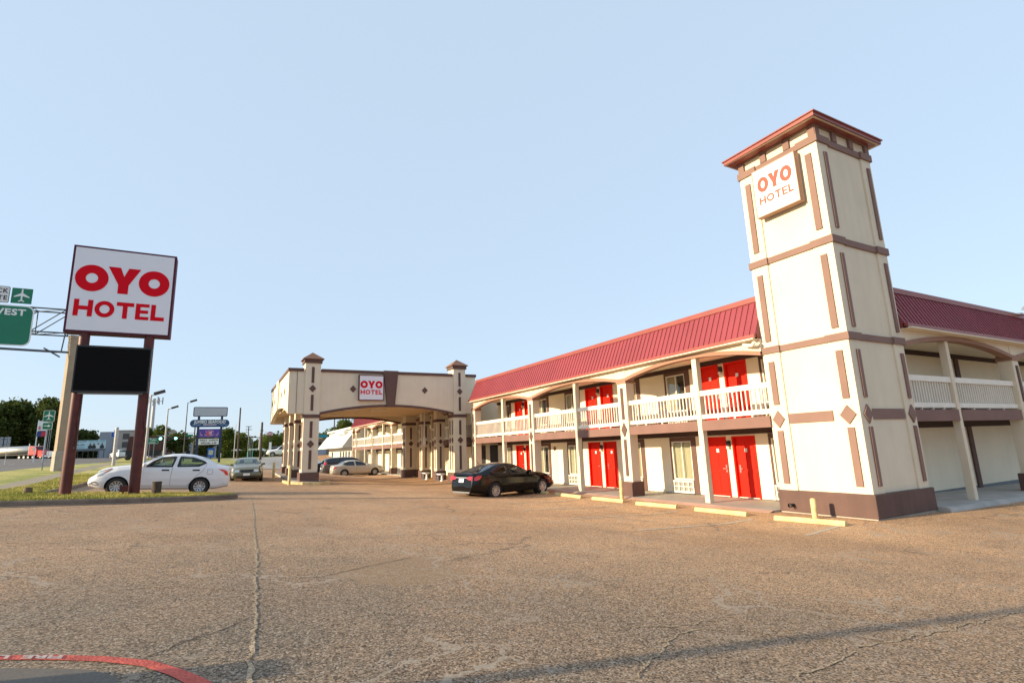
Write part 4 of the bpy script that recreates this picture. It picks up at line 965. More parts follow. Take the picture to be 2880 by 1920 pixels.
    for a_ in ax:
        for sg in (1, -1):
            yc = sg*(W_/2-.115); t = MB(); hwid = .10
            t.lathe([(R*.64, -hwid), (R*.9, -hwid), (R*.985, -hwid*.7), (R, -hwid*.3), (R, hwid*.3), (R*.985, hwid*.7), (R*.9, hwid), (R*.64, hwid)], (x0-a_, yc, R), 32, 'y')
            ty = t.build("wheel", TYRE, root, local=True)
            t = MB(); o_ = sg*hwid; rr = R*.655
            t.lathe([(rr, o_*.98), (rr*.90, o_*.98), (rr*.86, o_*.6)], (x0-a_, yc, R), 32, 'y')
            nsp = 10 if wheel != 'plain' else 5
            for k in range(nsp):
                an = 2*PI*k/nsp; ca, sa = math.cos(an), math.sin(an); w1, w2 = (.012, .023) if wheel == 'alloy' else (.014, .030)
                p = lambda r_, w_, yy: (x0-a_+ca*r_-sa*w_, yc+yy, R+sa*r_+ca*w_)
                q = [p(.04, -w1, o_*.80), p(.04, w1, o_*.80), p(rr*.9, w2, o_*.93), p(rr*.9, -w2, o_*.93)]
                t.add(q+[(a, b-sg*.03, c) for a, b, c in q], [(0, 1, 2, 3), (0, 4, 5, 1), (2, 6, 7, 3), (1, 5, 6, 2), (3, 7, 4, 0)])
            t.lathe([(0, o_*.88), (.05, o_*.86), (.065, o_*.7)], (x0-a_, yc, R), 16, 'y'); t.build("rim", RIMM, ty, local=True)
            t = MB(); t.lathe([(0, o_*.45), (rr*.9, o_*.45)], (x0-a_, yc, R), 24, 'y'); t.build("brake_disc", BLACK, ty, local=True)
    if not detail: 
        return root
    # lamps, mirrors, handles, plate, seams, grille
    for sg in (1, -1):
        for key, nm, m_ in (('head', "headlight", LENS), ('headamber', "indicator", AMBER), ('tailp', "taillight", TAIL), ('fog', "fog_light", LENS)):
            if key in sp: t = MB(); side_patch(t, sp[key], sg, .008, 10, 4); t.build(nm, m_, root, local=True)
        if 'head' in sp: t = MB(); line_patch(t, sp['head']+[sp['head'][0]], .016, sg, .010); t.build("headlight_trim", BLACK, root, local=True)
        if 'fogline' in sp: t = MB(); line_patch(t, sp['fogline'], .02, sg, .012); t.build("fog_trim", BLACK, root, local=True)
        mx, mz = sp['mirror']; y = ys(mx, mz); t = MB(); n = 12
        t.lathe([(0, -.10), (.055, -.085), (.085, -.03), (.085, .04), (.07, .06), (0, .062)], (0, 0, 0), 14, 'x'); t.v = [(v[0]*.7+x0-mx, v[1]*1.15+sg*(y+.11), v[2]*.8+mz+.02) for v in t.v]
        t.box(x0-mx-.03, x0-mx+.03, sg*(y-.02), sg*(y+.06), mz-.02, mz+.015); t.build("mirror", pm, root, local=True)
        for hx, hz in sp['handles']:
            t = MB(); line_patch(t, [(hx, hz), (hx+.2, hz+.005)], .032, sg, .022); line_patch(t, [(hx-.02, hz-.012), (hx+.22, hz-.008)], .05, sg, .004) if sp.get('hdark') else None
            t.build("door_handle", BLACK if sp.get('hdark') else pm, root, local=True)
        if seams:
            t = MB()
            for ln in sp.get('seams', []): line_patch(t, ln, .009, sg, .003)
            if t.v: t.build("door_gap", DARK, root, local=True)
    def cap(P, front, off, nm, m_, parent=root):       # flat feature on nose or tail given as (y, z) polygon
        s = 0 if front else L; sgn = 1 if front else -1
        t = MB(); t.add([S(s, y, z)+Vector((sgn*(off+.036), 0, 0)) for y, z in P], [tuple(range(len(P)))]); return t.build(nm, m_, parent, local=True)
    for front, feats in ((True, sp.get('nosef', [])), (False, sp.get('tailf', []))):
        for P, off, nm, m_ in feats: cap(P, front, off, nm, m_)
    # cabin
    t = MB(); zf = .32; a0, a1 = sp['cabin']; hs = sp.get('seatz', .62)
    t.box(x0-a1, x0-a0, -W_*.40, W_*.40, zb(L/2)+.04, zf)
    t.box(x0-a0-.25, x0-a0+.15, -W_*.39, W_*.39, zf, pl(sp['belt'], a0)-.03)
    for s_ in sp['rows']:
        for y in (-.36, .36):
            t.box(x0-s_-.5, x0-s_, y-.24, y+.24, zf, zf+.2); t.prism([(x0-s_-.42-.1, y-.23, zf+.18), (x0-s_-.52-.1, y-.23, zf+.18), (x0-s_-.72, y-.23, hs+.40), (x0-s_-.62, y-.23, hs+.40)], (0, .46, 0))
            t.box(x0-s_-.74, x0-s_-.64, y-.11, y+.11, hs+.42, hs+.6)
    t.lathe([(.17, -.012), (.185, 0), (.17, .012)], (x0-sp['rows'][0]+.22, .36, hs+.22), 18, 'x')
    t.build("interior", SEAT, root, local=True)
    return root
def scale_poly(P, kx, kz, dx=0): return [(x*kx+dx, z*kz) for x, z in P]
VERSA = dict(L=4.455, W=1.695, R=.305, axles=(.86, 3.46), nose=.20, tail=.06,
    top=[(0, .60), (.05, .70), (.18, .83), (.42, .945), (.80, 1.02), (1.25, 1.075), (1.50, 1.12), (1.80, 1.29), (2.12, 1.435), (2.45, 1.50), (2.75, 1.515), (3.15, 1.49), (3.5, 1.40), (3.80, 1.26), (4.02, 1.14), (4.15, 1.105), (4.38, 1.10), (4.455, 1.06)],
    belt=[(0, .52), (.25, .70), (.8, .86), (1.5, .96), (2.6, 1.0), (3.6, 1.03), (4.455, .98)],
    win=[[(1.66, 1.02), (1.86, 1.20), (2.13, 1.345), (2.56, 1.385), (2.47, 1.03)], [(2.66, 1.035), (2.72, 1.385), (3.14, 1.36), (3.44, 1.26), (3.59, 1.18), (3.35, 1.06)]],
    screens=[(1.50, 2.10), (3.46, 4.0)], mirror=(1.60, 1.05), handles=[(2.18, .90), (3.18, .91)], hdark=True, cabin=(1.5, 3.6), rows=(2.0, 2.85), seatz=.65,
    head=[(.16, .72), (.30, .83), (.62, .93), (.66, .925), (.55, .84), (.34, .70), (.22, .66)], headamber=[(.40, .79), (.62, .925), (.66, .92), (.50, .80)],
    tailp=[(4.02, .955), (4.22, .945), (4.40, .86), (4.43, .72), (4.33, .72), (4.22, .84)], fogline=[(.10, .45), (.20, .47), (.34, .37), (.30, .35), (.14, .36), (.10, .45)],
    seams=[[(1.55, 1.0), (1.45, .85), (1.40, .6), (1.42, .33)], [(2.60, 1.40), (2.50, 1.03), (2.47, .6), (2.49, .33)], [(3.62, 1.14), (3.52, .9), (3.30, .68), (3.10, .40), (3.05, .33)], [(1.42, .33), (3.05, .33)], [(3.66, .93), (3.84, .93), (3.84, .76), (3.66, .76), (3.66, .93)]],
    nosef=[([(-.32, .62), (.32, .62), (.24, .48), (-.24, .48)], .012, "grille", BLACK), ([(-.45, .40), (.45, .40), (.38, .30), (-.38, .30)], .012, "air_intake", BLACK)],
    tailf=[([(-.26, .80), (.26, .80), (.26, .67), (-.26, .67)], .012, "license_plate", RWHITE)])
def sedan(L, W, H, ax, R, **k):
    """another saloon drawn from the same scheme, stretched to its own length, height and axle positions"""
    kx, kz = L/4.455, H/1.515; d = dict(VERSA)
    f = lambda P: [(x*kx, z*kz) for x, z in P]
    d.update(L=L, W=W, R=R, axles=ax, top=f(VERSA['top']), belt=f(VERSA['belt']), win=[f(P) for P in VERSA['win']], screens=[(a*kx, b*kx) for a, b in VERSA['screens']],
             mirror=(1.6*kx, 1.05*kz), handles=[(x*kx, z*kz) for x, z in VERSA['handles']], cabin=(1.5*kx, 3.6*kx), rows=(2.0*kx, 2.85*kx), seams=[f(P) for P in VERSA['seams']],
             head=f(VERSA['head']), tailp=f(VERSA['tailp'])); d.pop('headamber'); d.pop('fogline'); d['hdark'] = False; d.update(k); return d
def place(sp, rear, front):
    """ground points under the rear and front axle centres -> centre and heading"""
    r, f = Vector(rear), Vector(front); c = (r+f)/2; d = (f-r).normalized()
    return (c.x, c.y), math.atan2(d.y, d.x)
WHITEP = paint("car_white", (.74, .75, .78)); BLACKP = paint("car_black", (.003, .003, .004), rough=.14, coat=.12)
BLACKP.node_tree.nodes["Principled BSDF"].inputs["Specular IOR Level"].default_value = .3
SILV = paint("car_beige_silver", (.50, .47, .42), .35, .35); OLIVE = paint("car_olive", (.14, .145, .10), .3, .4); VANP = paint("car_grey_brown", (.10, .085, .08), .3, .3)
# white saloon: far side at the pylon island; its near side faces the camera
c_, h_ = place(VERSA, (-.60, 25.0), (-3.26, 24.9))
car("parked_car", "white sedan parked side-on behind the pylon sign poles", "car", VERSA, c_, h_, WHITEP, pitch=math.atan2(gz(-3.26, 24.9)-gz(-.60, 25.0), 2.65))
# black saloon nosed in at the walkway
C200 = sedan(4.87, 1.84, 1.48, (.98, 3.74), .335,
    top=[(0, .58), (.05, .68), (.2, .80), (.6, .92), (1.1, .99), (1.5, 1.04), (1.75, 1.10), (2.05, 1.26), (2.4, 1.40), (2.75, 1.465), (3.05, 1.475), (3.4, 1.44), (3.75, 1.35), (4.15, 1.21), (4.45, 1.13), (4.75, 1.115), (4.87, 1.07)],
    belt=[(0, .52), (.3, .68), (.9, .84), (1.7, .93), (3, .975), (4, 1.02), (4.87, .98)],
    win=[[(1.95, .985), (2.2, 1.19), (2.5, 1.32), (2.88, 1.37), (2.86, 1.0)], [(2.96, 1.005), (2.98, 1.37), (3.35, 1.34), (3.68, 1.25), (3.95, 1.13), (3.75, 1.05)]],
    screens=[(1.73, 2.38), (3.66, 4.38)], tail=.10,
    tailp=[(4.42, .99), (4.60, 1.0), (4.83, .93), (4.84, .80), (4.66, .80), (4.5, .87)],
    tailf=[([(.80, .99), (.42, .95), (.40, .86), (.78, .80)], .02, "taillight", TAIL), ([(-.80, .99), (-.42, .95), (-.40, .86), (-.78, .80)], .02, "taillight", TAIL), ([(-.40, .935), (.40, .935), (.40, .905), (-.40, .905)], .028, "chrome_strip", METAL),
           ([(-.17, .88), (.17, .88), (.17, .73), (-.17, .73)], .022, "license_plate", RWHITE), ([(-.62, .36), (.62, .36), (.55, .29), (-.55, .29)], .012, "rear_valance", GALV)])
c_, h_ = place(C200, (10.17, 21.5), (12.84, 22.1))
bc = car("parked_car", "glossy black sedan nosed in toward the walkway beside the canopy", "car", C200, c_, h_, BLACKP, wheel='alloy', glass=DARKGLASS)
t = MB(); t.tube([(-1.55, 0, 1.43), (-1.75, 0, 1.62)], [.012, .006], 6); t.build("antenna", BLACK, bc, local=True)
# silver saloon, van and black car beyond the canopy
CAM = sedan(4.8, 1.82, 1.47, (.98, 3.75), .325)
c_, h_ = place(CAM, (10.2, 51.9), (12.97, 51.9)); car("parked_car", "beige silver sedan parked in profile beyond the canopy", "car", CAM, c_, h_, SILV, wheel='alloy', glass=DARKGLASS)
VAN = sedan(5.1, 1.98, 1.76, (1.0, 4.0), .345, top=[(0, .70), (.08, .84), (.3, .98), (.9, 1.10), (1.15, 1.18), (1.6, 1.48), (1.95, 1.66), (2.3, 1.74), (3.2, 1.765), (4.2, 1.74), (4.7, 1.68), (4.88, 1.55), (5.0, 1.2), (5.1, 1.02)],
    belt=[(0, .6), (.5, .88), (1.2, 1.02), (5.1, 1.08)], win=[[(1.35, 1.08), (1.75, 1.38), (2.1, 1.58), (2.5, 1.62), (2.5, 1.1)], [(2.6, 1.1), (2.6, 1.63), (3.55, 1.63), (3.55, 1.12)], [(3.65, 1.12), (3.65, 1.63), (4.5, 1.58), (4.75, 1.45), (4.6, 1.15)]],
    screens=[(1.16, 1.95), (4.74, 5.02)], mirror=(1.45, 1.12), handles=[(2.1, .98), (3.0, .98)], cabin=(1.2, 4.6), rows=(1.9, 2.8), seams=[[(2.55, 1.65), (2.55, .35)], [(3.6, 1.65), (3.6, .4)]],
    tailp=[(4.72, 1.30), (4.95, 1.28), (5.02, 1.05), (4.80, 1.05)], head=[(.15, .78), (.3, .90), (.75, .99), (.7, .88), (.3, .74)], tumble=.2)
c_, h_ = place(VAN, (9.9, 55.2), (12.9, 55.2)); car("parked_van", "dark grey-brown minivan parked behind the beige silver sedan", "van", VAN, c_, h_, VANP, wheel='alloy', glass=DARKGLASS)
c_, h_ = place(C200, (9.6, 58.8), (12.36, 58.8)); car("parked_car", "dark sedan almost hidden behind the left canopy column, beyond the minivan", "car", C200, c_, h_, BLACKP, wheel='alloy', glass=DARKGLASS)
# olive saloon facing the camera
ACC = sedan(4.75, 1.75, 1.38, (.95, 3.66), .31, nosef=[([(-.36, .70), (.36, .70), (.30, .56), (-.30, .56)], .014, "grille", BLACK), ([(-.17, .50), (.17, .50), (.17, .37), (-.17, .37)], .03, "license_plate", RWHITE),
    ([(.38, .71), (.62, .69), (.60, .56), (.40, .57)], .014, "headlight", LENS), ([(-.38, .71), (-.62, .69), (-.60, .56), (-.40, .57)], .014, "headlight", LENS), ([(-.5, .33), (.5, .33), (.45, .25), (-.45, .25)], .014, "air_intake", BLACK)],
    plan=[(0, .80), (.02, .87), (.05, .92), (.10, .96), (.18, .985), (.3, 1), (.72, 1), (.86, .975), (.94, .92), (.985, .84), (1, .78)], nose=.10)
ACC["z"] = gz(1.6, 37)-.07
c_, h_ = place(ACC, (1.68, 38.35), (1.52, 35.65)); car("moving_car", "dull olive sedan facing the camera between white sedan and canopy", "car", ACC, c_, h_, OLIVE)
# ---------------------------------------------------------------- background: trees
import numpy as np
def leaf_mat(name, c1, c2):
    m = bpy.data.materials.new(name); m.use_nodes = True; n = m.node_tree.nodes; l = m.node_tree.links; n.clear(); MATS[name] = m
    o = n.new("ShaderNodeOutputMaterial"); d = n.new("ShaderNodeBsdfDiffuse"); t = n.new("ShaderNodeBsdfTranslucent"); mx = n.new("ShaderNodeMixShader"); mx.inputs[0].default_value = .28
    g = n.new("ShaderNodeNewGeometry"); no = n.new("ShaderNodeTexNoise"); no.inputs["Scale"].default_value = .55; no.inputs["Detail"].default_value = 3; l.new(g.outputs["Position"], no.inputs["Vector"])
    ad = n.new("ShaderNodeMath"); ad.operation = 'MULTIPLY_ADD'; ad.inputs[1].default_value = .45; l.new(g.outputs["Random Per Island"], ad.inputs[0]); l.new(no.outputs[0], ad.inputs[2])
    r = n.new("ShaderNodeValToRGB"); r.color_ramp.elements[0].position = .42; r.color_ramp.elements[0].color = (*c1, 1); r.color_ramp.elements[1].position = .95; r.color_ramp.elements[1].color = (*c2, 1)
    l.new(ad.outputs[0], r.inputs[0]); l.new(r.outputs[0], d.inputs[0]); l.new(r.outputs[0], t.inputs[0]); l.new(d.outputs[0], mx.inputs[1]); l.new(t.outputs[0], mx.inputs[2]); l.new(mx.outputs[0], o.inputs[0]); return m
LEAFD = leaf_mat("leaves_dark", (.034, .058, .018), (.115, .135, .038)); LEAFM = leaf_mat("leaves_mid", (.035, .065, .015), (.12, .15, .03)); LEAFL = leaf_mat("leaves_light", (.07, .10, .018), (.19, .21, .05))
BARK = mat("bark", (.07, .055, .04), .95, var=.3, vscale=4)
rng = np.random.default_rng(11)
def leaves(blobs, n, size, flat=.0):
    """n leaf clumps spread through ellipsoids (cx, cy, cz, rx, rz)"""
    B = np.array(blobs); wt = B[:, 3]**2*B[:, 4]; wt /= wt.sum(); k = rng.choice(len(B), n, p=wt); b = B[k]
    d = rng.normal(size=(n, 3)); d /= np.linalg.norm(d, axis=1)[:, None]; r = rng.uniform(.35, 1, n)**.45*(1+.12*rng.normal(size=n))
    c = b[:, :3]+d*r[:, None]*np.stack([b[:, 3], b[:, 3], b[:, 4]], 1)
    u = rng.normal(size=(n, 3)); u /= np.linalg.norm(u, axis=1)[:, None]; v = np.cross(u, rng.normal(size=(n, 3))); v /= np.linalg.norm(v, axis=1)[:, None]
    s = size*rng.uniform(.6, 1.4, n)[:, None]; P = np.stack([c-u*s, c-v*s*.6, c+u*s, c+v*s*.6], 1).reshape(-1, 3)
    return P, n
def leaf_obj(name, P, n, m, parent, off):
    me = bpy.data.meshes.new(name); me.vertices.add(len(P)); me.vertices.foreach_set("co", (P-np.array(off)).ravel()); me.loops.add(4*n); me.loops.foreach_set("vertex_index", np.arange(4*n))
    me.polygons.add(n); me.polygons.foreach_set("loop_start", np.arange(0, 4*n, 4)); me.update(calc_edges=True); me.materials.append(m)
    o = bpy.data.objects.new(name, me); COL.objects.link(o)
    if parent: o.parent = parent
    else: o.location = off
    return o
def tree(name, label, x, y, h, r, m, n=5000, size=.2, clear=.25, nb=12, group=None, z=None, seed=0):
    rnd = random.Random(seed+int(x*7)+int(y*3)); z = gz(x, y) if z is None else z; root = thing(name, label, "tree", (x, y, z), group)
    c0 = z+h*clear; bl = []; t = MB(); t.tube([(x, y, z-.1), (x+.05*r, y, z+h*.35), (x, y, z+h*.7)], [.035*h, .026*h, .01*h], 9)
    for i in range(nb):
        a = rnd.uniform(0, 2*PI); q = rnd.uniform(.1, .68)*r; zz = c0+(h*(1-clear))*rnd.uniform(.18, .82); k = rnd.uniform(.32, .52)*r
        k *= 1-.35*abs((zz-c0)/(h*(1-clear))-.4); bl.append((x+math.cos(a)*q, y+math.sin(a)*q, zz, k, k*rnd.uniform(.6, .85)))
        if i < 8: t.tube([(x, y, z+h*(.2+.04*i)), (x+math.cos(a)*q*.5, y+math.sin(a)*q*.5, zz-.35*(zz-z-h*.2)), bl[-1][:3]], [.014*h, .009*h, .003*h], 6)
    bl.append((x, y, z+h-r*.45, r*.5, r*.42)); bl.append((x, y, c0+h*(1-clear)*.45, r*.62, h*(1-clear)*.33))
    t.build("trunk", BARK, root); P, n = leaves(bl, n, size); leaf_obj("crown", P, n, m, root, (x, y, z)); return root
for i, (x, y, h, r, lab) in enumerate(((-58, 194, 16.3, 10, "tall dark broadleaf tree at the left edge of the photo, above the tanker trailer"), (-50.5, 196, 16.8, 7, "dark broadleaf tree above the tail of the tanker trailer"), (-46, 200, 13.5, 6, "dark tree behind the red truck cab"),
        (-42.6, 192, 17.2, 5.8, "highest dark tree just left of the stone gantry column"), (-68, 196, 17, 10, "dark tree behind the grey sign backs, beyond the tanker"), (-36, 200, 8.5, 5, "dark tree right behind the stone gantry column"))):
    tree("broadleaf_tree", lab, x, y, h, r, LEAFD, 11000, .38, .12, 22, "dark trees across the highway", seed=i)
P, n = leaves([(-105+i*6.0, 206+5*math.sin(i*1.3), 5.4, 8, 4.4) for i in range(13)], 22000, .6)
tag(leaf_obj("woodland", P, n, LEAFD, None, (-60, 190, 3)), kind="stuff")
P, n = leaves([(-34+i*5.0, 215+8*math.sin(i*2.3), 4.6+1.3*math.sin(i*1.9), 6, 5) for i in range(28)][2:], 26000, .6)
tag(leaf_obj("distant_woodland", P, n, LEAFM, None, (20, 215, 2)), kind="stuff")
for i, (x, y, h, r, m_, cl, lab) in enumerate(((-7.0, 116, 4.9, 2.35, LEAFD, .22, "round dark street tree between two lamp poles, left of the seafood sign"), (-10.5, 128, 6.6, 2.3, LEAFM, .2, "tall light green tree behind the blue and white monument sign"), (-13.2, 131, 6.3, 2.2, LEAFM, .15, "green tree between the two white lamp poles, beyond the maroon trailer"),
        (1.2, 110, 5.6, 2.2, LEAFM, .05, "bushy green tree right behind the seafood sign's right pole"), (3.4, 112, 4.7, 2.0, LEAFL, .05, "light green bushy tree behind the tall bare pole"), (12.0, 150, 6.2, 4.4, LEAFM, .2, "spreading tree below the DQ sign"), (17.5, 152, 6.6, 2.6, LEAFD, .2, "small dark tree left of the canopy columns, beyond the white pickup"),
        (21.3, 108, 7.0, 2.6, LEAFM, .2, "green tree behind the roof of the white shop, left one"), (24.6, 109, 7.8, 2.9, LEAFM, .2, "green tree behind the roof of the white shop, next to the motel roof"), (-2.5, 112, 4.9, 2.1, LEAFD, .1, "dark tree behind the daily lunch board"))):
    tree("street_tree", lab, x, y, h, r, m_, 5200, .17, cl, 14, seed=30+i)
def hedge(name, label, x0, x1, y, wd, h, m_, n, cat="hedge"):
    z = gz((x0+x1)/2, y); bl = [(x0+(x1-x0)*(i+.5)/12, y, z+h*.45, (x1-x0)/12*.75, h*.52) for i in range(12)]
    P, n = leaves(bl, n, .09); o = leaf_obj(name, P, n, m_, None, ((x0+x1)/2, y, z)); tag(o, label, cat)
hedge("clipped_hedge", "long clipped green hedge beyond the cross drive, right of the seafood sign", .4, 6.2, 95.5, 1, 1.25, LEAFM, 9000)
hedge("low_bush", "low reddish-green bush at the foot of the seafood sign's left pole", -2.5, -1.2, 69.4, .6, .6, LEAFD, 1500, "bush")
# ---------------------------------------------------------------- poles, lamps, signals
POLEG = mat("grey_pole", (.42, .42, .43), .5, var=.1); POLED = mat("dark_pole", (.05, .045, .045), .7, var=.15); WOODP = mat("utility_wood", (.075, .055, .045), .9, var=.25, vscale=3)
def lamp(name, label, x, y, ztop, arm, m_, r=.09, heads=1, group=None, ax_=1.0):
    z = gz(x, y); root = thing(name, label, "street lamp", (x, y, z), group)
    a = MB(); a.tube([(x, y, z), (x, y, ztop)], [r, r*.6], 10); a.build("pole", m_, root)
    a = MB(); a.tube([(x, y, z), (x, y, z+.12)], r*1.8, 12); a.build("base", CONC, root)
    if arm:
        a = MB(); a.tube([(x, y, ztop-.1), (x+arm*.5*ax_, y, ztop+.0), (x+arm*ax_, y, ztop+.12)], r*.4, 6); a.build("arm", m_, root)
        b = MB(); X = x+arm*ax_; b.prism([(X-.05, y-.2, ztop-.02), (X+.62, y-.2, ztop+.22), (X+.62, y+.2, ztop+.22), (X-.05, y+.2, ztop-.02)], (-.06, 0, .18)); b.build("lamp_head", POLED, root)
    return root
lamp("street_lamp", "tall pale lamp pole with square head, right behind the right maroon pole", -4.6, 46.2, 6.75, .25, POLEG, .10)
lamp("street_lamp", "slim pale lamp pole with small head behind the white sedan's windscreen", -5.43, 72, 7.8, .4, POLEG, .12)
lamp("street_lamp", "dark slender lamp pole just left of the seafood sign", -3.5, 71, 8.45, .3, POLED, .07)
r_ = thing("short_pole", "thick pale steel pole in front of the hotel, between the two maroon poles", "pole", (-7.6, 55.0, gz(-7.6, 55)))
a = MB(); z = gz(-7.6, 55); a.tube([(-7.6, 55, z), (-7.6, 55, 4.9)], .12, 12); a.build("pole", POLEG, r_); a = MB(); a.tube([(-7.6, 55, z), (-7.6, 55, z+.08)], .2, 12); a.build("base", CONC, r_)
ct = thing("cell_tower", "far grey cell mast with antenna ring beside the tall pale lamp pole", "mast", (-13.8, 146, gz(-13.8, 146)))
a = MB(); a.tube([(-13.8, 146, 2.5), (-13.8, 146, 16)], [.45, .3], 10); a.build("pole", POLEG, ct)
a = MB()
for k in range(6):
    an = k*PI/3; a.box(-13.8+1.6*math.cos(an)-.12, -13.8+1.6*math.cos(an)+.12, 146+1.6*math.sin(an)-.1, 146+1.6*math.sin(an)+.1, 14.7, 16.3); a.tube([(-13.8, 146, 15.4), (-13.8+1.6*math.cos(an), 146+1.6*math.sin(an), 15.4)], .07, 5)
a.build("antenna_ring", POLEG, ct)
def utility(label, x, y, ztop, r, m_=WOODP, cross=(), base=None):
    z = gz(x, y) if base is None else base; root = thing("utility_pole", label, "utility pole", (x, y, z)); a = MB(); a.tube([(x, y, z), (x, y, ztop)], [r, r*.75], 10); a.build("pole", m_, root)
    a = MB()
    for zz, w_ in cross: a.box(x-w_, x+w_, y-.06, y+.06, zz-.06, zz+.06)
    if a.v: a.build_each("crossarm", m_, root)
    return root
utility("tall bare dark pole right of the seafood sign", 2.32, 86, 9.1, .13)
utility("thick dark utility pole left of the DQ sign, short and cut off at the top", 4.85, 79, 6.6, .17, cross=((5.5, .2),))
utility("thin distant utility pole with two crossarms", 5.15, 125, 8.4, .12, cross=((8.33, .55), (7.72, .6)))
utility("thin dark pole standing above the roof of the white shop", 18.75, 104.3, 11.5, .12)
utility("thin grey pole just left of the tall bare pole", 2.0, 92, 7.1, .06, POLEG)
# traffic signals
def signal(label, x, y, zt, x_end, zarm, heads, pole_m=POLED, extra=None):
    z = gz(x, y); root = thing("traffic_signal", label, "traffic light", (x, y, z)); a = MB(); a.tube([(x, y, z), (x, y, zt)], [.13, .10], 10); a.build("pole", pole_m, root)
    a = MB(); a.tube([(x, y, zarm-.1), (x_end, y, zarm+.15)], [.10, .06], 8); a.build("mast_arm", pole_m, root)
    for hx in heads:
        a = MB(); a.box(hx-.95, hx+.35, y-.12, y+.12, zarm-.16, zarm+.28); hd = a.build("signal_head", BLACK, root)
        b = MB(); b.lathe([(0, -.15), (.19, -.14), (.2, -.12)], (hx+.1, y, zarm+.06), 16, 'y'); b.build("green_light", mat("green_lamp", (.1, .8, .5), .3, var=0, emit=(.25, 1, .7), estr=3.0), hd)
    return root
sg_ = signal("traffic signal mast with two green lights left of the seafood sign", -3.8, 104, 7.4, -11.5, 5.45, (-8.6, -6.5))
a = MB(); a.box(-5.05, -3.98, 103.8, 103.86, 5.78, 6.1); a.build("street_name_plate", GREEN, sg_); a = MB(); a.tube([(-5.2, 103.9, 6.35), (-3.8, 103.9, 6.35)], .03, 5); a.build("bracket", POLED, sg_)
signal("second traffic signal mast seen end-on beside the thick utility pole", 6.3, 107, 6.3, 3.9, 5.55, (), POLEG)
hz = thing("signal_head", "dark row of signal heads hanging on the second mast arm", "traffic light", (4.9, 106.8, 5.3)); a = MB()
for i in range(4): a.box(4.0+.45*i, 4.35+.45*i, 106.7, 106.95, 5.35+.04*i, 5.62+.04*i)
a.build_each("housing", BLACK, hz)
fr_ = thing("pipe_frame", "cluster of slim teal-footed poles in front of the hedge", "poles", (4.3, 94, gz(4.3, 94)))
for i, x in enumerate((3.95, 4.15, 4.35, 4.6)):
    a = MB(); a.tube([(x, 94, gz(x, 94)), (x, 94, 5.6-.15*i)], .028, 6); p = a.build("pole", POLEG, fr_)
    if i in (0, 3): a = MB(); a.tube([(x, 94, gz(x, 94)), (x, 94, 2.9)], .07, 8); a.build("sleeve", mat("teal_paint", (.10, .35, .36), .6), p)
# ---------------------------------------------------------------- road signs
AIRP = [(0, .46), (.035, .42), (.045, .16), (.38, -.06), (.38, -.13), (.045, -.03), (.035, -.27), (.15, -.36), (.15, -.42), (0, -.36), (-.15, -.42), (-.15, -.36), (-.035, -.27), (-.045, -.03), (-.38, -.13), (-.38, -.06), (-.045, .16), (-.035, .42)]
def rrect(w_, h_, r=.08, n=5):
    out = []
    for cx, cz, a0 in ((w_/2-r, h_/2-r, 0), (-w_/2+r, h_/2-r, PI/2), (-w_/2+r, -h_/2+r, PI), (w_/2-r, -h_/2+r, 1.5*PI)):
        out += [(cx+r*math.cos(a0+PI/2*i/n), cz+r*math.sin(a0+PI/2*i/n)) for i in range(n+1)]
    return out
def plate(root, cx, y, cz, w_, h_, m_, border=None, r=.08, bw=.05, nm="sign_plate", post_parent=None):
    a = MB(); a.prism([(cx+p, y, cz+q) for p, q in rrect(w_, h_, r)], (0, .03, 0)); o = a.build(nm, border or m_, root)
    if border: a = MB(); a.prism([(cx+p, y-.004, cz+q) for p, q in rrect(w_-2*bw, h_-2*bw, max(r-bw*.6, .02))], (0, .003, 0)); a.build("legend_panel", m_, o)
    return o
def glyph(root, P, cx, y, cz, k, m_, nm="symbol"): a = MB(); a.prism([(cx+p*k, y-.012, cz+q*k) for p, q in P], (0, .006, 0)); a.build(nm, m_, root)
def words(root, s, size, cx, y, cz, m_, bold=.0, sx=1, align='CENTER', sp=1.0, nm="lettering"): t = text_mb(s, size, (cx, y-.012, cz), (1, 0, 0), (0, 0, 1), bold, .006, align, sx, sp); t.build(nm, m_, root)
GY = 46.0
gt = thing("sign_gantry", "highway sign gantry: stone-clad column carrying a steel truss over the road", "sign gantry", (-9.45, GY, gz(-9.45, GY)))
STONE = mat("stone_cladding", (.33, .27, .20), .9, var=.12, vscale=1.2, fine=.06, bscale=12)
def rotbox(mb, cx, cy, hx, hy, z0, z1, an, ins=0):
    ca, sa = math.cos(an), math.sin(an); pts = [(cx+ca*a-sa*b, cy+sa*a+ca*b) for a, b in ((-hx, -hy), (hx, -hy), (hx, hy), (-hx, hy))]
    mb.prism([(p[0], p[1], z0) for p in pts], (0, 0, z1-z0))
an = math.radians(26); zc = gz(-9.45, GY)
a = MB(); rotbox(a, -9.40, GY+.3, .30, .36, zc-.1, 2.92, an); a.build("pedestal", CONC, gt, bevel=.03)
a = MB(); rotbox(a, -9.40, GY+.3, .245, .30, 2.92, 10.55, an); rotbox(a, -9.40, GY+.3, .27, .33, 10.55, 10.8, an); sh = a.build("column", STONE, gt, bevel=.01)
a = MB(); z = 3.0
ca, sa = math.cos(an), math.sin(an)
for i in range(42):        # coursing joints
    z += .18; rotbox(a, -9.40, GY+.3, .2465, .3015, z, z+.012, an)
a.build("joint", mat("mortar", (.27, .20, .14), .95), sh)
a = MB(); zt, zb_ = 12.5, 10.86
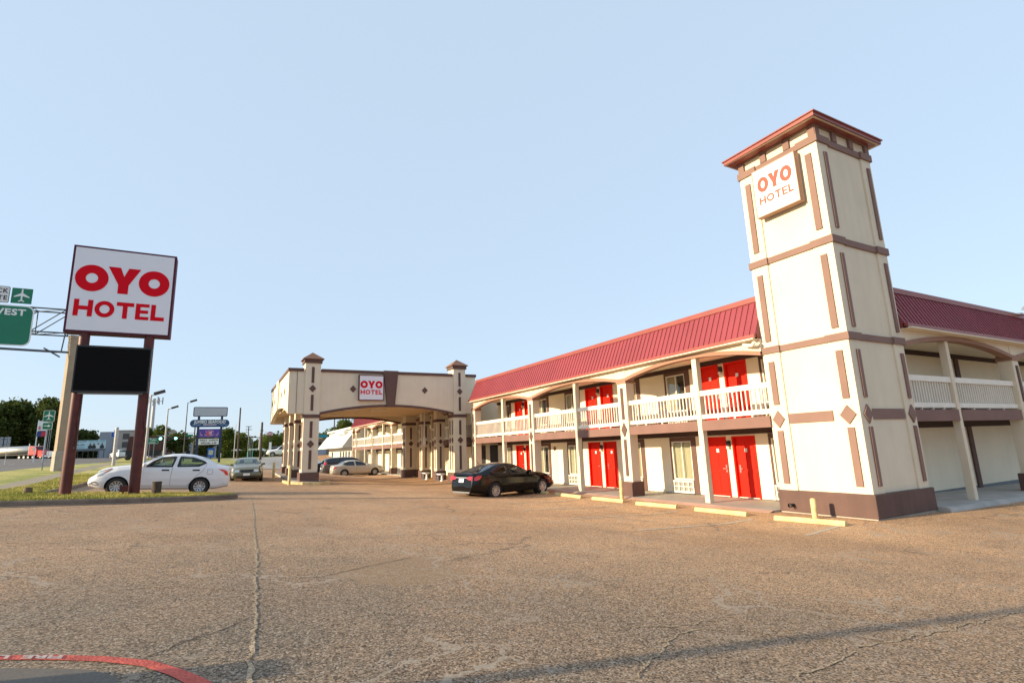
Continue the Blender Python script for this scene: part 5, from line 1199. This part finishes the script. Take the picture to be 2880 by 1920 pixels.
for y in (GY-.35, GY+.75):
    a.tube([(-17, y, zt), (-9.2, y, zt)], .05, 8); a.tube([(-17, y, zb_), (-9.2, y, zb_)], .05, 8)
    for k in range(5):
        x = -9.9-k*1.75; a.tube([(x, y, zb_), (x, y, zt)], .035, 6); a.tube([(x, y, zt), (x-1.75, y, zb_)], .035, 6)
for k in range(5):
    x = -9.9-k*1.75
    for z in (zt, zb_): a.tube([(x, GY-.35, z), (x-1.75, GY+.75, z)], .025, 5); a.tube([(x, GY-.35, z), (x, GY+.75, z)], .025, 5)
a.build("truss", mat("dark_galvanised", (.10, .115, .135), .6, metal=.3, var=.1), gt)
a = MB(); a.tube([(-17, GY-1.0, 9.62), (-9.35, GY-1.0, 9.42)], .07, 8); a.tube([(-17, GY-1.25, 9.5), (-9.9, GY-1.25, 9.33)], .025, 6); a.tube([(-9.75, GY-1.0, 9.4), (-9.8, GY-.3, 10.9)], .04, 6); a.tube([(-10.6, GY-1.3, 9.6), (-9.8, GY-.9, 9.1)], .05, 6); a.build("catwalk_rail", MATS["dark_galvanised"], gt)
y = GY-.55
ws = thing("guide_sign", "large green highway guide sign reading WEST, hanging on the gantry", "road sign", (-14, y, 9.8)); ps = plate(ws, -13.72, y, 11.15, 4.4, 2.72, GREEN, RWHITE, .42, .07)
words(ps, "WEST", .58, -11.95, y-.0, 12.02, RWHITE, .022, 1.1, 'RIGHT', 1.12)
as_ = thing("airport_sign", "green square airport sign with white aeroplane on top of the gantry", "road sign", (-12.3, y, 12.65)); ps = plate(as_, -12.27, y, 13.18, 1.06, 1.05, GREEN, None, .02); glyph(ps, AIRP, -12.27, y, 13.2, 1.05, RWHITE)
ts = thing("truck_route_sign", "white TRUCK ROUTE sign beside the green airport sign, cut by the photo's edge", "road sign", (-13.6, y, 12.65)); ps = plate(ts, -13.62, y, 13.2, 1.45, 1.12, mat("sign_white", (.70, .70, .70), .5, var=.03), BLACK, .1, .03)
words(ps, "TRUCK", .42, -12.99, y, 13.44, BLACK, .008, .95, 'RIGHT', 1.15); words(ps, "ROUTE", .42, -12.99, y, 12.96, BLACK, .008, .95, 'RIGHT', 1.15)
X_, Y_ = -10.49, 47.6; z = gz(X_, Y_)
ab = thing("airport_marker", "small green aeroplane sign above a right-arrow plate on a post beside the stone column", "road sign", (X_, Y_, z))
a = MB(); a.box(X_-.03, X_+.03, Y_+.03, Y_+.08, z, 5.7); a.build("post", GALV, ab); ps = plate(ab, X_, Y_, 5.34, .62, .79, GREEN, RWHITE, .06, .025); glyph(ps, AIRP, X_, Y_-.004, 5.36, .66, RWHITE)
ps = plate(ab, X_-.02, Y_, 4.66, .54, .48, GREEN, RWHITE, .05, .025); glyph(ps, [(-.2, .03), (.03, .03), (.03, .11), (.2, 0), (.03, -.11), (.03, -.03), (-.2, -.03)], X_-.02, Y_-.004, 4.67, .95, RWHITE, "arrow")
def fuel():
    x, y = -24.0, 106; z = gz(x, y); r = thing("fuel_price_sign", "white fuel station price sign with blue and red panels, seen under the airport sign", "sign", (x, y, z))
    for dx in (-.5, .55): a = MB(); a.box(x+dx-.06, x+dx+.06, y, y+.15, z, 8.7); a.build("post", RWHITE, r)
    ps = plate(r, x+.02, y-.02, 7.85, 1.1, 1.5, RWHITE, None, .03, nm="header_panel"); words(ps, "E", .7, x-.25, y-.02, 7.5, mat("fuel_red", (.55, .02, .05), .4), .02)
    for cx, c in ((-.26, (.02, .045, .20)), (.27, (.55, .01, .03))): a = MB(); a.box(x+cx-.25, x+cx+.25, y-.04, y, 6.25, 6.98); a.build("price_panel", mat("fuel_blue" if cx < 0 else "fuel_red", c, .4), r)
    for dx in (.95, 1.15): a = MB(); a.tube([(x+dx, y, z), (x+dx, y, 8.0)], .03, 6); a.build("pole", POLEG, r)
fuel()
for i, x in enumerate((-21.95, -21.3)):
    r = thing("route_sign", ("left" if i == 0 else "right")+" one of two grey sign backs above the tanker trailer", "road sign", (x, 81.3, gz(x, 81.3)), "grey backs of route signs")
    a = MB(); a.tube([(x+.05, 81.4, gz(x, 81.3)), (x+.05, 81.4, 5.3)], .03, 6); a.build("post", POLEG, r)
    for k, (z0, z1) in enumerate(((5.05, 5.28), (4.5, 5.0), (4.22, 4.46))):
        for q in (-.14, .16): a = MB(); a.box(x+q-.13, x+q+.13, 81.3, 81.33, z0, z1); a.build("panel", GALV, r)
def blue_up():
    x, y = -17.55, 125; z = gz(x, y); r = thing("hospital_sign", "blue square sign with white up arrow on a thin post", "road sign", (x, y, z))
    a = MB(); a.tube([(x, y+.05, z), (x, y+.05, 7.5)], .05, 6); a.build("post", GALV, r); ps = plate(r, x, y, 7.12, 1.15, 1.0, mat("sign_blue", (.0, .07, .40), .4), RWHITE, .08, .035)
    glyph(ps, [(-.07, -.3), (.07, -.3), (.07, .05), (.2, .05), (0, .33), (-.2, .05), (-.07, .05)], x, y-.004, 7.12, 1.15, RWHITE, "arrow")
blue_up()
def tyler():
    x, y = -8.35, 91.6; z = gz(x, y); r = thing("destination_sign", "green Tyler destination sign left of the blue and white monument sign", "road sign", (x, y, z))
    for dx in (-.4, .15): a = MB(); a.box(x+dx-.04, x+dx+.04, y+.03, y+.1, z, 5.1); a.build("post", GALV, r)
    ps = plate(r, x, y, 4.79, 1.25, .8, GREEN, RWHITE, .06, .02); words(ps, "Tyler", .40, x, y, 4.95, RWHITE, .004); a = MB(); a.box(x-.5, x+.3, y-.012, y-.004, 4.5, 4.55); a.box(x-.45, x+.3, y-.012, y-.004, 4.59, 4.62); a.build("small_print", RWHITE, ps)
tyler()
def monument():
    x, y = -9.8, 121; z = gz(x, y)-.3; r = thing("monument_sign", "white monument sign with blue and green header, left of the slim lamp pole", "sign", (x, y, z))
    a = MB(); a.prism([(x-.75, y, z+.9), (x+.50, y, z+.4), (x+.62, y, 5.25), (x-.62, y, 5.25)], (0, .4, 0)); a.build("lower_panel", RWHITE, r)
    a = MB(); a.box(x+-.1, x+.66, y-.05, y+.4, 5.25, 6.3); o = a.build("blue_panel", mat("monument_blue", (.04, .09, .30), .4), r); a = MB(); a.box(x-.55, x-.1, y-.05, y+.4, 5.25, 6.3); a.build("green_panel", mat("monument_green", (.06, .25, .08), .5), r)
    a = MB(); a.box(x-.62, x+.7, y-.08, y+.45, 6.3, 6.65); a.build("top_panel", RWHITE, r); a = MB(); a.box(x-.62, x-.5, y, y+.3, z, z+1.2); a.build("leg", CONC, r)
monument()
# seafood restaurant sign and newspaper box
y = 70.0; zj = gz(-1, 70); NAVY = mat("navy_paint", (.012, .03, .085), .4, var=.05)
js = thing("restaurant_sign", "JUMBO SEAFOOD RESTAURANT pole sign with grey panel above and purple panel below", "sign", (-1.1, y, zj))
for x in (-2.25, .05): a = MB(); a.box(x-.12, x+.12, y+.02, y+.27, zj-.1, 6.9); a.build("pole", NAVY, js)
ps = plate(js, -1.13, y-.1, 7.31, 3.42, 1.08, mat("sign_grey", (.42, .46, .52), .5, var=.02), NAVY, .14, .09, "upper_panel"); words(ps, "Travelodge", .68, -1.13, y-.106, 7.3, mat("sign_ghost", (.47, .50, .54), .5, var=0), .004, .9)
a = MB(); a.prism([(-1.12+p, y-.12, 6.0+q) for p, q in rrect(3.92, .84, .40, 9)], (0, .2, 0)); o = a.build("name_panel", mat("sea_blue", (.008, .055, .16), .35, var=.05), js)
words(o, "JUMBO SEAFOOD", .46, -1.10, y-.12, 6.15, RWHITE, .012, .86, nm="lettering"); words(o, "RESTAURANT", .23, -1.10, y-.12, 5.83, mat("pale_lilac", (.70, .62, .72), .5), .008, .95)
for sx_ in (-1, 1):
    a = MB(); v = []
    for i in range(25):
        t = i/24; xx = -1.1+sx_*(.88+t*.85); zz = 5.83+.05*math.sin(t*4*PI)+.02; v += [(xx, y-.126, zz-.018), (xx, y-.126, zz+.022)]
    a.add(v, [(2*i, 2*i+1, 2*i+3, 2*i+2) for i in range(24)]); a.build("wave", mat("wave_blue", (.45, .60, .72), .5), o)
a = MB(); a.box(-2.12, -.07, y-.02, y+.12, 4.45, 5.38); o = a.build("purple_panel", mat("purple", (.085, .045, .33), .4, var=.06), js)
PK = mat("pink_letters", (.62, .34, .50), .5)
t = text_mb("CAJUN", .27, (-1.1, y-.03, 5.13), (1, 0, 0), (0, 0, 1), .006, .006, rise=lambda x: -.35*x*x); t.build("lettering", PK, o)
t = text_mb("GUMBO", .27, (-1.1, y-.03, 4.64), (1, 0, 0), (0, 0, 1), .006, .006, rise=lambda x: .35*x*x); t.build("lettering", PK, o)
a = MB(); a.lathe([(0, -.03), (.24, -.02), (.26, 0)], (-1.18, y-.02, 4.90), 20, 'y'); a.build("bowl", mat("bowl_red", (.45, .07, .16), .5), o); a = MB(); a.lathe([(0, -.03), (.17, -.02), (.18, 0)], (-1.0, y-.03, 4.93), 18, 'y'); a.build("bowl_light", PK, o)
for s_ in (-1, 1):
    a = MB(); v = []
    for i in range(13):
        an = -2.0+3.3*i/12; rr = .17; wd = .055*(1-i/14); c_ = (-1.12+s_*.72, 4.86)
        v += [(c_[0]+s_*(rr-wd)*math.cos(an), y-.028, c_[1]+(rr-wd)*math.sin(an)), (c_[0]+s_*(rr+wd)*math.cos(an), y-.028, c_[1]+(rr+wd)*math.sin(an))]
    a.add(v, [(2*i, 2*i+1, 2*i+3, 2*i+2) for i in range(12)]); a.build("shrimp", PK, o)
a = MB(); a.box(-2.12, -.12, y-.02, y+.1, 3.62, 4.28); o = a.build("letter_board", RWHITE, js); words(o, "DAILY  LUNCH", .25, -1.1, y-.02, 4.10, BLACK, .008, 1.0, sp=1.1); words(o, "SPECIAL 6.50", .25, -1.1, y-.02, 3.79, BLACK, .008, 1.0, sp=1.1)
x, y = -.95, 82.0; z = gz(x, y)+.1
nb_ = thing("newspaper_box", "blue newspaper vending box between the seafood sign's poles", "newspaper box", (x, y, z)); NB = mat("box_blue", (.0, .10, .42), .35)
a = MB(); a.prism([(x-.38, y-.3, z+.3), (x+.38, y-.3, z+.3), (x+.42, y-.3, z+1.42), (x-.42, y-.3, z+1.42)], (0, .6, 0)); a.build("cabinet", NB, nb_); a = MB(); a.box(x-.26, x+.26, y-.33, y-.3, z+.55, z+1.15); a.build("display_window", mat("news_front", (.50, .52, .40), .5, var=.4, vscale=7), nb_); a = MB(); a.box(x-.06, x+.06, y-.06, y+.06, z-.1, z+.3); a.build("pedestal", NB, nb_)
dq = thing("dq_sign", "red oval DQ pole sign beyond the white pickup", "sign", (10.8, 144.6, gz(10.8, 144.6))); y = 144.6
a = MB(); a.prism([(10.78+.72*math.cos(t)*(1+.10*abs(math.sin(t))), y, 7.5+.52*math.sin(t)) for t in [2*PI*i/28 for i in range(28)]], (0, .15, 0)); o = a.build("oval_panel", mat("dq_red", (.40, .03, .035), .4), dq); words(o, "DQ", .72, 10.78, y, 7.48, RWHITE, .03, 1.1)
a = MB(); a.box(10.68, 10.92, y+.05, y+.25, gz(10.8, y), 6.98); a.build("pole", POLED, dq)
rs = thing("regulatory_sign", "tall narrow white road sign on a post below the DQ sign", "road sign", (6.75, 89.1, gz(6.75, 89.1))); plate(rs, 6.74, 89.1, 3.6, .34, 1.15, RWHITE, None, .03); a = MB(); a.tube([(6.74, 89.16, gz(6.7, 89)), (6.74, 89.16, 4)], .03, 6); a.build("post", GALV, rs)
# ---------------------------------------------------------------- vehicles on the road and far buildings
SUV = sedan(4.6, 1.85, 1.75, (.9, 3.55), .36, top=[(0, .75), (.08, .9), (.3, 1.02), (1.0, 1.12), (1.3, 1.18), (1.7, 1.5), (2.0, 1.68), (2.5, 1.75), (3.6, 1.74), (4.2, 1.68), (4.4, 1.4), (4.55, 1.15), (4.6, 1.05)], belt=[(0, .65), (.5, .9), (1.3, 1.05), (4.6, 1.1)],
    win=[[(1.5, 1.12), (1.85, 1.42), (2.15, 1.62), (2.5, 1.64), (2.5, 1.13)], [(2.6, 1.13), (2.6, 1.64), (3.4, 1.63), (3.4, 1.14)], [(3.5, 1.15), (3.5, 1.62), (4.05, 1.55), (4.1, 1.2)]], screens=[(1.3, 1.95), (4.22, 4.5)], mirror=(1.5, 1.15), handles=[(2.2, 1.02), (3.1, 1.02)],
    seams=[], tailp=[(4.2, 1.25), (4.4, 1.25), (4.5, 1.0), (4.3, 1.0)], head=[(.15, .82), (.3, .94), (.7, 1.02), (.6, .9)], tumble=.2)
car("moving_car", "white SUV driving away on the highway behind the short pale pole", "car", SUV, (-18.6, 139), math.radians(118), WHITEP, detail=False)
PICK = dict(SUV); PICK.update(L=5.7, axles=(1.0, 4.6), R=.40, top=[(0, .95), (.1, 1.12), (.4, 1.2), (1.3, 1.26), (1.6, 1.32), (2.0, 1.65), (2.3, 1.85), (2.7, 1.9), (3.5, 1.88), (3.7, 1.8), (3.8, 1.4), (3.9, 1.28), (5.7, 1.28)], belt=[(0, .8), (.6, 1.0), (1.6, 1.15), (5.7, 1.2)], win=[[(1.8, 1.24), (2.1, 1.55), (2.35, 1.76), (2.7, 1.8), (2.7, 1.25)], [(2.8, 1.25), (2.8, 1.8), (3.5, 1.76), (3.5, 1.27)]], screens=[(1.6, 2.3)], cabin=(1.6, 3.6), rows=(2.1, 2.8), zb=.38, mirror=(1.75, 1.25))
car("pickup_truck", "white pickup truck at the junction beside the left canopy columns", "pickup", PICK, (9.75, 99.5), math.radians(176), WHITEP, detail=False)
car("moving_car", "dark SUV mostly hidden behind the white pickup truck", "car", SUV, (8.1, 102.5), math.radians(172), VANP, detail=False)
car("moving_car", "white car beyond the seafood sign, right of the newspaper box", "car", VERSA, (2.1, 104.5), math.radians(178), WHITEP, detail=False)
# tanker truck
tx_, ty_ = -37.6, 165.0; TZ = 3.32; hd = math.radians(-38)
tk = bpy.data.objects.new("tanker_truck", None); COL.objects.link(tk); tk.location = (tx_, ty_, TZ); tk.rotation_euler = (0, 0, hd); OFF[tk.name] = None
tag(tk, "red tractor truck pulling a polished silver tanker trailer along the highway", "truck")
TRED = paint("truck_red", (.62, .012, .02), rough=.25); CHR = mat("chrome", (.75, .75, .76), .18, metal=1, var=0)
a = MB(); a.prism([(1.0, -1.0, 1.05), (3.3, -.85, 1.0), (3.3, -.85, 1.75), (1.0, -1.0, 2.1)], (0, 1.85, 0)); a.build("bonnet", TRED, tk, local=True, bevel=.08)
a = MB(); a.prism([(-1.0, -1.15, .95), (1.1, -1.15, .95), (1.1, -1.15, 2.15), (.7, -1.15, 2.95), (-1.0, -1.15, 3.0)], (0, 2.3, 0)); cb_ = a.build("cab", TRED, tk, local=True, bevel=.06)
a = MB(); a.add([(1.13, -1.0, 2.2), (1.13, 1.0, 2.2), (.78, 1.0, 2.85), (.78, -1.0, 2.85)], [(0, 1, 2, 3)]); a.build("windscreen", BLACK, cb_, local=True)
a = MB(); a.box(-.2, .75, -1.17, -1.155, 2.0, 2.7); a.box(-.2, .75, 1.155, 1.17, 2.0, 2.7); a.build_each("side_window", BLACK, cb_, local=True)
a = MB(); a.box(3.26, 3.36, -.6, .75, .9, 1.75); a.build("grille", CHR, tk, local=True); a = MB(); a.box(3.3, 3.6, -1.2, 1.2, .45, .85); a.build("bumper", CHR, tk, local=True)
a = MB(); a.prism([(1.6, -1.25, .5), (3.2, -1.25, .55), (3.1, -1.25, 1.15), (2.5, -1.25, 1.45), (1.8, -1.25, 1.15)], (0, .3, 0)); a.prism([(1.6, .95, .5), (3.2, .95, .55), (3.1, .95, 1.15), (2.5, .95, 1.45), (1.8, .95, 1.15)], (0, .3, 0)); a.build_each("fender", TRED, tk, local=True)
for s_ in (-1.05, 1.05): a = MB(); a.tube([(-1.15, s_, 1.0), (-1.15, s_, 3.6)], .09, 8); a.build("exhaust_stack", CHR, tk, local=True)
a = MB()
for k in range(5): a.box(.6, .7, -.8+.4*k-.06, -.8+.4*k+.06, 2.98, 3.08)
a.build_each("roof_light", LENS, tk, local=True)
a = MB(); a.box(-14, -.9, -.5, .5, .85, 1.1); a.box(-14, -1.2, -1.1, 1.1, 1.1, 1.2); a.build("chassis", BLACK, tk, local=True)
a = MB(); a.tube([(-14.6, 0, 2.15), (-14.4, 0, 2.15), (-1.6, 0, 2.15), (-1.4, 0, 2.15)], [.75, 1.0, 1.0, .75], 28); a.build("tank", mat("tank_steel", (.55, .54, .50), .35, metal=.8, var=.05), tk, local=True)
for ax_ in (2.4, -2.2, -3.5, -12.0, -13.2):
    for s_ in (-1.0, 1.0): a = MB(); a.lathe([(0, -.14), (.3, -.13), (.48, -.14), (.5, -.08), (.5, .08), (.48, .14), (.3, .13), (0, .14)], (ax_, s_, .5), 18, 'y'); w__ = a.build("wheel", TYRE, tk, local=True); a = MB(); a.lathe([(0, -.16), (.26, -.15)], (ax_, s_, .5), 14, 'y'); a.lathe([(0, .16), (.26, .15)], (ax_, s_, .5), 14, 'y'); a.build("rim", CHR, w__, local=True)
# maroon trailer of a lorry
x, y = -13.9, 112.0; z = 2.5
tr = thing("dump_trailer", "tall maroon lorry trailer on the highway, half hidden by the right maroon pole", "trailer", (x, y, z)); MRT = mat("lorry_maroon", (.085, .035, .030), .7, var=.3, vscale=1.0)
a = MB(); a.prism([(x-.05, y, z+1.3), (x+4.9, y, z+1.3), (x+4.9, y, z+3.75), (x+.25, y, z+3.75)], (0, 5, 0)); bx_ = a.build("body", MRT, tr)
a = MB()
for k in range(15): a.box(x+.12+k*.31, x+.18+k*.31, y-.05, y, z+1.35, z+3.7)
a.box(x+.2, x+4.9, y-.06, y, z+2.3, z+2.4); a.build("rib", mat("rib_maroon", (.06, .025, .022), .7), bx_)
a = MB(); a.box(x-.1, x+4.8, y+.1, y+4.8, z+.35, z+1.3); a.build("undercarriage", BLACK, tr)
for dx in (.3, 2.0): a = MB(); a.lathe([(0, -.3), (.42, -.3), (.45, -.2), (.45, .2), (0, .2)], (x+dx, y+.1, z+.2), 16, 'y'); a.build("wheel", TYRE, tr)
# billboard
bb = thing("billboard", "pale blue clinic billboard with four people, low beyond the highway", "billboard", (-23.4, 138.6, gz(-23, 138))); y = 138.6
a = MB(); a.box(-26.6, -20.85, y, y+.25, 4.9, 6.6); o = a.build("panel", mat("billboard_blue", (.42, .60, .66), .6, var=.05), bb); a = MB(); a.box(-26.7, -20.75, y-.1, y+.4, 4.45, 4.88); a.build("catwalk", mat("grey_metal_dark", (.12, .14, .16), .6), bb)
for k in range(7): a = MB(); a.box(-26.2+k*.86, -26.1+k*.86, y+.05, y+.2, gz(-24, y), 4.45); a.build("post", POLED, bb)
BT = mat("billboard_text", (.06, .11, .13), .5, var=0)
words(o, "WILLOW", .42, -25.0, y, 6.38, BT, .01, 1.15); words(o, "PRIMARY CARE PROVIDERS", .27, -22.3, y, 6.40, mat("bill_teal", (.10, .30, .36), .5), .004, .82); words(o, "590-1900", .40, -25.05, y, 5.70, BT, .012, .95)
a = MB(); a.box(-25.9, -24.1, y-.012, y-.004, 5.28, 5.36); a.box(-25.9, -24.3, y-.012, y-.004, 5.08, 5.16); a.build_each("small_print", mat("bill_teal", (0, 0, 0)), o)
for k, (px_, c) in enumerate(((-23.35, (.03, .04, .035)), (-22.75, (.03, .035, .03)), (-22.05, (.62, .66, .68)), (-21.4, (.03, .04, .05)))):
    a = MB(); a.prism([(px_-.42, y-.012, 5.05), (px_-.30, y-.012, 5.45), (px_-.14, y-.012, 5.66), (px_+.14, y-.012, 5.66), (px_+.30, y-.012, 5.45), (px_+.42, y-.012, 5.05), (px_+.2, y-.012, 4.92), (px_-.2, y-.012, 4.92)], (0, .006, 0)); f_ = a.build("portrait", mat("suit%d" % k, c, .7, var=0), o)
    a = MB(); a.lathe([(0, -.02), (.12, -.018), (.13, 0)], (px_, y-.008, 5.80), 14, 'y'); a.v = [(v[0], v[1], 5.8+(v[2]-5.8)*1.3) for v in a.v]; a.build("face", mat("skin_print", (.28, .17, .12), .7), f_)
    a = MB(); a.lathe([(0, -.024), (.13, -.022)], (px_, y-.010, 5.90), 12, 'y'); a.v = [(v[0], v[1], 5.9+(v[2]-5.9)*.6) for v in a.v]; a.build("hair", mat("hair_print", (.03, .02, .015), .8), f_)
# hotel beyond
ht = thing("far_hotel", "grey and cream four-storey hotel behind the short pale pole", "building", (-25, 190, 2.9)); y = 185.0; HC = mat("hotel_cream", (.36, .33, .30), .9, var=.05)
a = MB(); a.box(-26.0, -12, y, y+12, 2.5, 10.5); a.build("wall", HC, ht); a = MB(); a.box(-26.3, -12, y-.2, y, 2.5, 5.0); a.build("brick_storey", mat("hotel_brick", (.16, .10, .085), .9, var=.1), ht)
a = MB(); a.box(-29.4, -26.05, y+.5, y+8, 2.5, 10.35); a.build("tower", mat("hotel_grey", (.26, .29, .33), .8, var=.05), ht); a = MB(); a.box(-26.2, -12, y-.15, y+12, 10.5, 10.75); a.build("cornice", HC, ht)
for xx in (-24.1, -20.6, -17.2):
    for zz in (3.2, 5.9, 8.2): a = MB(); a.box(xx, xx+1.5, y-.25 if zz < 4 else y-.04, y-.02, zz, zz+1.6 if zz > 4 else zz+1.2); w__ = a.build("window", mat("hotel_window", (.06, .055, .05), .3), ht)
# long low buildings behind the seafood sign and hedge
lb = thing("far_white_building", "low grey-white commercial building behind the seafood sign's left pole", "building", (-3, 132, 2.1)); a = MB(); a.box(-6.4, -.6, 130.5, 140, 1.8, 5.2); a.build("wall", mat("far_grey", (.36, .38, .41), .8, var=.08), lb)
a = MB(); a.box(-6.5, -.5, 130.3, 130.5, 4.4, 5.3); a.build("parapet", mat("far_blue_grey", (.26, .31, .38), .8), lb); a = MB()
for k in range(5): a.box(-6+k*1.1, -5.3+k*1.1, 130.42, 130.5, 2.4, 3.9)
a.build_each("window", DARK, lb)
lg = thing("far_green_roof_shop", "low shop with a pale green roof behind the hedge", "building", (6.5, 137, 1.9)); a = MB(); a.box(4.4, 9.5, 137, 145, 1.7, 3.3); a.build("wall", mat("far_tan", (.30, .29, .26), .9), lg); a = MB(); a.prism([(4.0, 136.6, 3.3), (9.9, 136.6, 3.3), (9.0, 138, 3.95), (5.3, 138, 3.95)], (0, 6, 0)); a.build("roof", mat("pale_green_roof", (.30, .38, .33), .6), lg)
# white shop next to the far wing
ws_ = thing("white_shop", "white shop with sloping awning wall and raised lettering beyond the far motel wing", "shop", (18, 78, 0)); SW = mat("shop_white", (.56, .56, .52), .8, var=.04)
a = MB(); a.box(14.9, 30, 69.0, 86.6, -.3, 5.15); a.build("wall", SW, ws_); a = MB(); a.box(14.55, 30.2, 68.8, 86.8, 5.15, 5.42); a.build("cornice", SW, ws_)
a = MB(); a.prism([(14.9, 68.9, 4.6), (14.9, 68.9, 2.9), (13.4, 68.9, 2.82), (13.4, 68.9, 2.95), (14.7, 68.9, 4.65)], (0, 18.6, 0)); a.build("sloping_awning", SW, ws_)
a = MB()
for yy_ in (71.5, 73.4, 75.2, 77.0, 83.2): a.box(14.86, 14.9, yy_, yy_+.75, .2, 2.35)
a.build_each("window", BLACK, ws_)
t = text_mb("WORLD SEAFOOD", .62, (14.5, 75.6, 4.82), (0, -1, 0), (0, 0, 1), .03, .22, sx=1.12); t.build("lettering", RWHITE, ws_)
bl_ = thing("blue_roof_store", "tan store with a turquoise and yellow parapet left of the white shop", "shop", (20, 117, 1.9)); a = MB(); a.box(15.5, 24, 117, 127, 1.6, 5.4); a.build("wall", mat("store_tan", (.24, .20, .17), .9), bl_)
a = MB(); a.box(15.4, 19.6, 116.8, 117, 5.45, 6.1); a.build("turquoise_parapet", mat("turquoise", (.02, .30, .42), .5), bl_); a = MB(); a.box(15.4, 18.7, 116.8, 117, 5.25, 5.45); a.build("yellow_stripe", mat("store_yellow", (.70, .50, .12), .6), bl_); a = MB(); a.box(17.0, 19.5, 116.7, 117, 1.9, 3.9); a.build("blue_panel", mat("pale_blue_panel", (.24, .34, .48), .6), bl_); a = MB(); a.box(17.9, 18.5, 116.75, 116.95, 4.0, 4.6); a.build("window", DARK, bl_)
lw = thing("low_wall", "low cream boundary wall beyond the parked cars, seen under the canopy", "wall", (12, 92, 1.9)); a = MB(); a.box(9.6, 15.5, 90.6, 90.9, 1.5, 2.0+.0); a.build("wall", CREAM, lw); a = MB(); a.box(9.5, 15.6, 90.55, 90.95, 2.0, 2.06); a.build("coping", CONC, lw)
# things just outside the frame whose shadows fall into it
lamp("street_lamp", "tall lamp pole outside the photo whose shadow crosses the foreground", -9.0, 4.87, 9.0, 1.5, POLEG, .095)
x, y = -4.3, 4.85; z = gz(x, y)  # made-up box, out of view, added to cast the shadow over the red line
uc = thing("added_shadow_box", "squat green box added out of view to cast a shadow across the red line", "added shadow caster", (x, y, z)); a = MB(); a.box(x-.3, x+.3, y-.17, y+.17, z-.05, z+.98); a.build("cabinet", mat("shadow_box_green", (.05, .10, .06), .5), uc, bevel=.03); a = MB(); a.box(x-.34, x+.34, y-.2, y+.2, z-.06, z+.06); a.build("pad", CONC, uc)
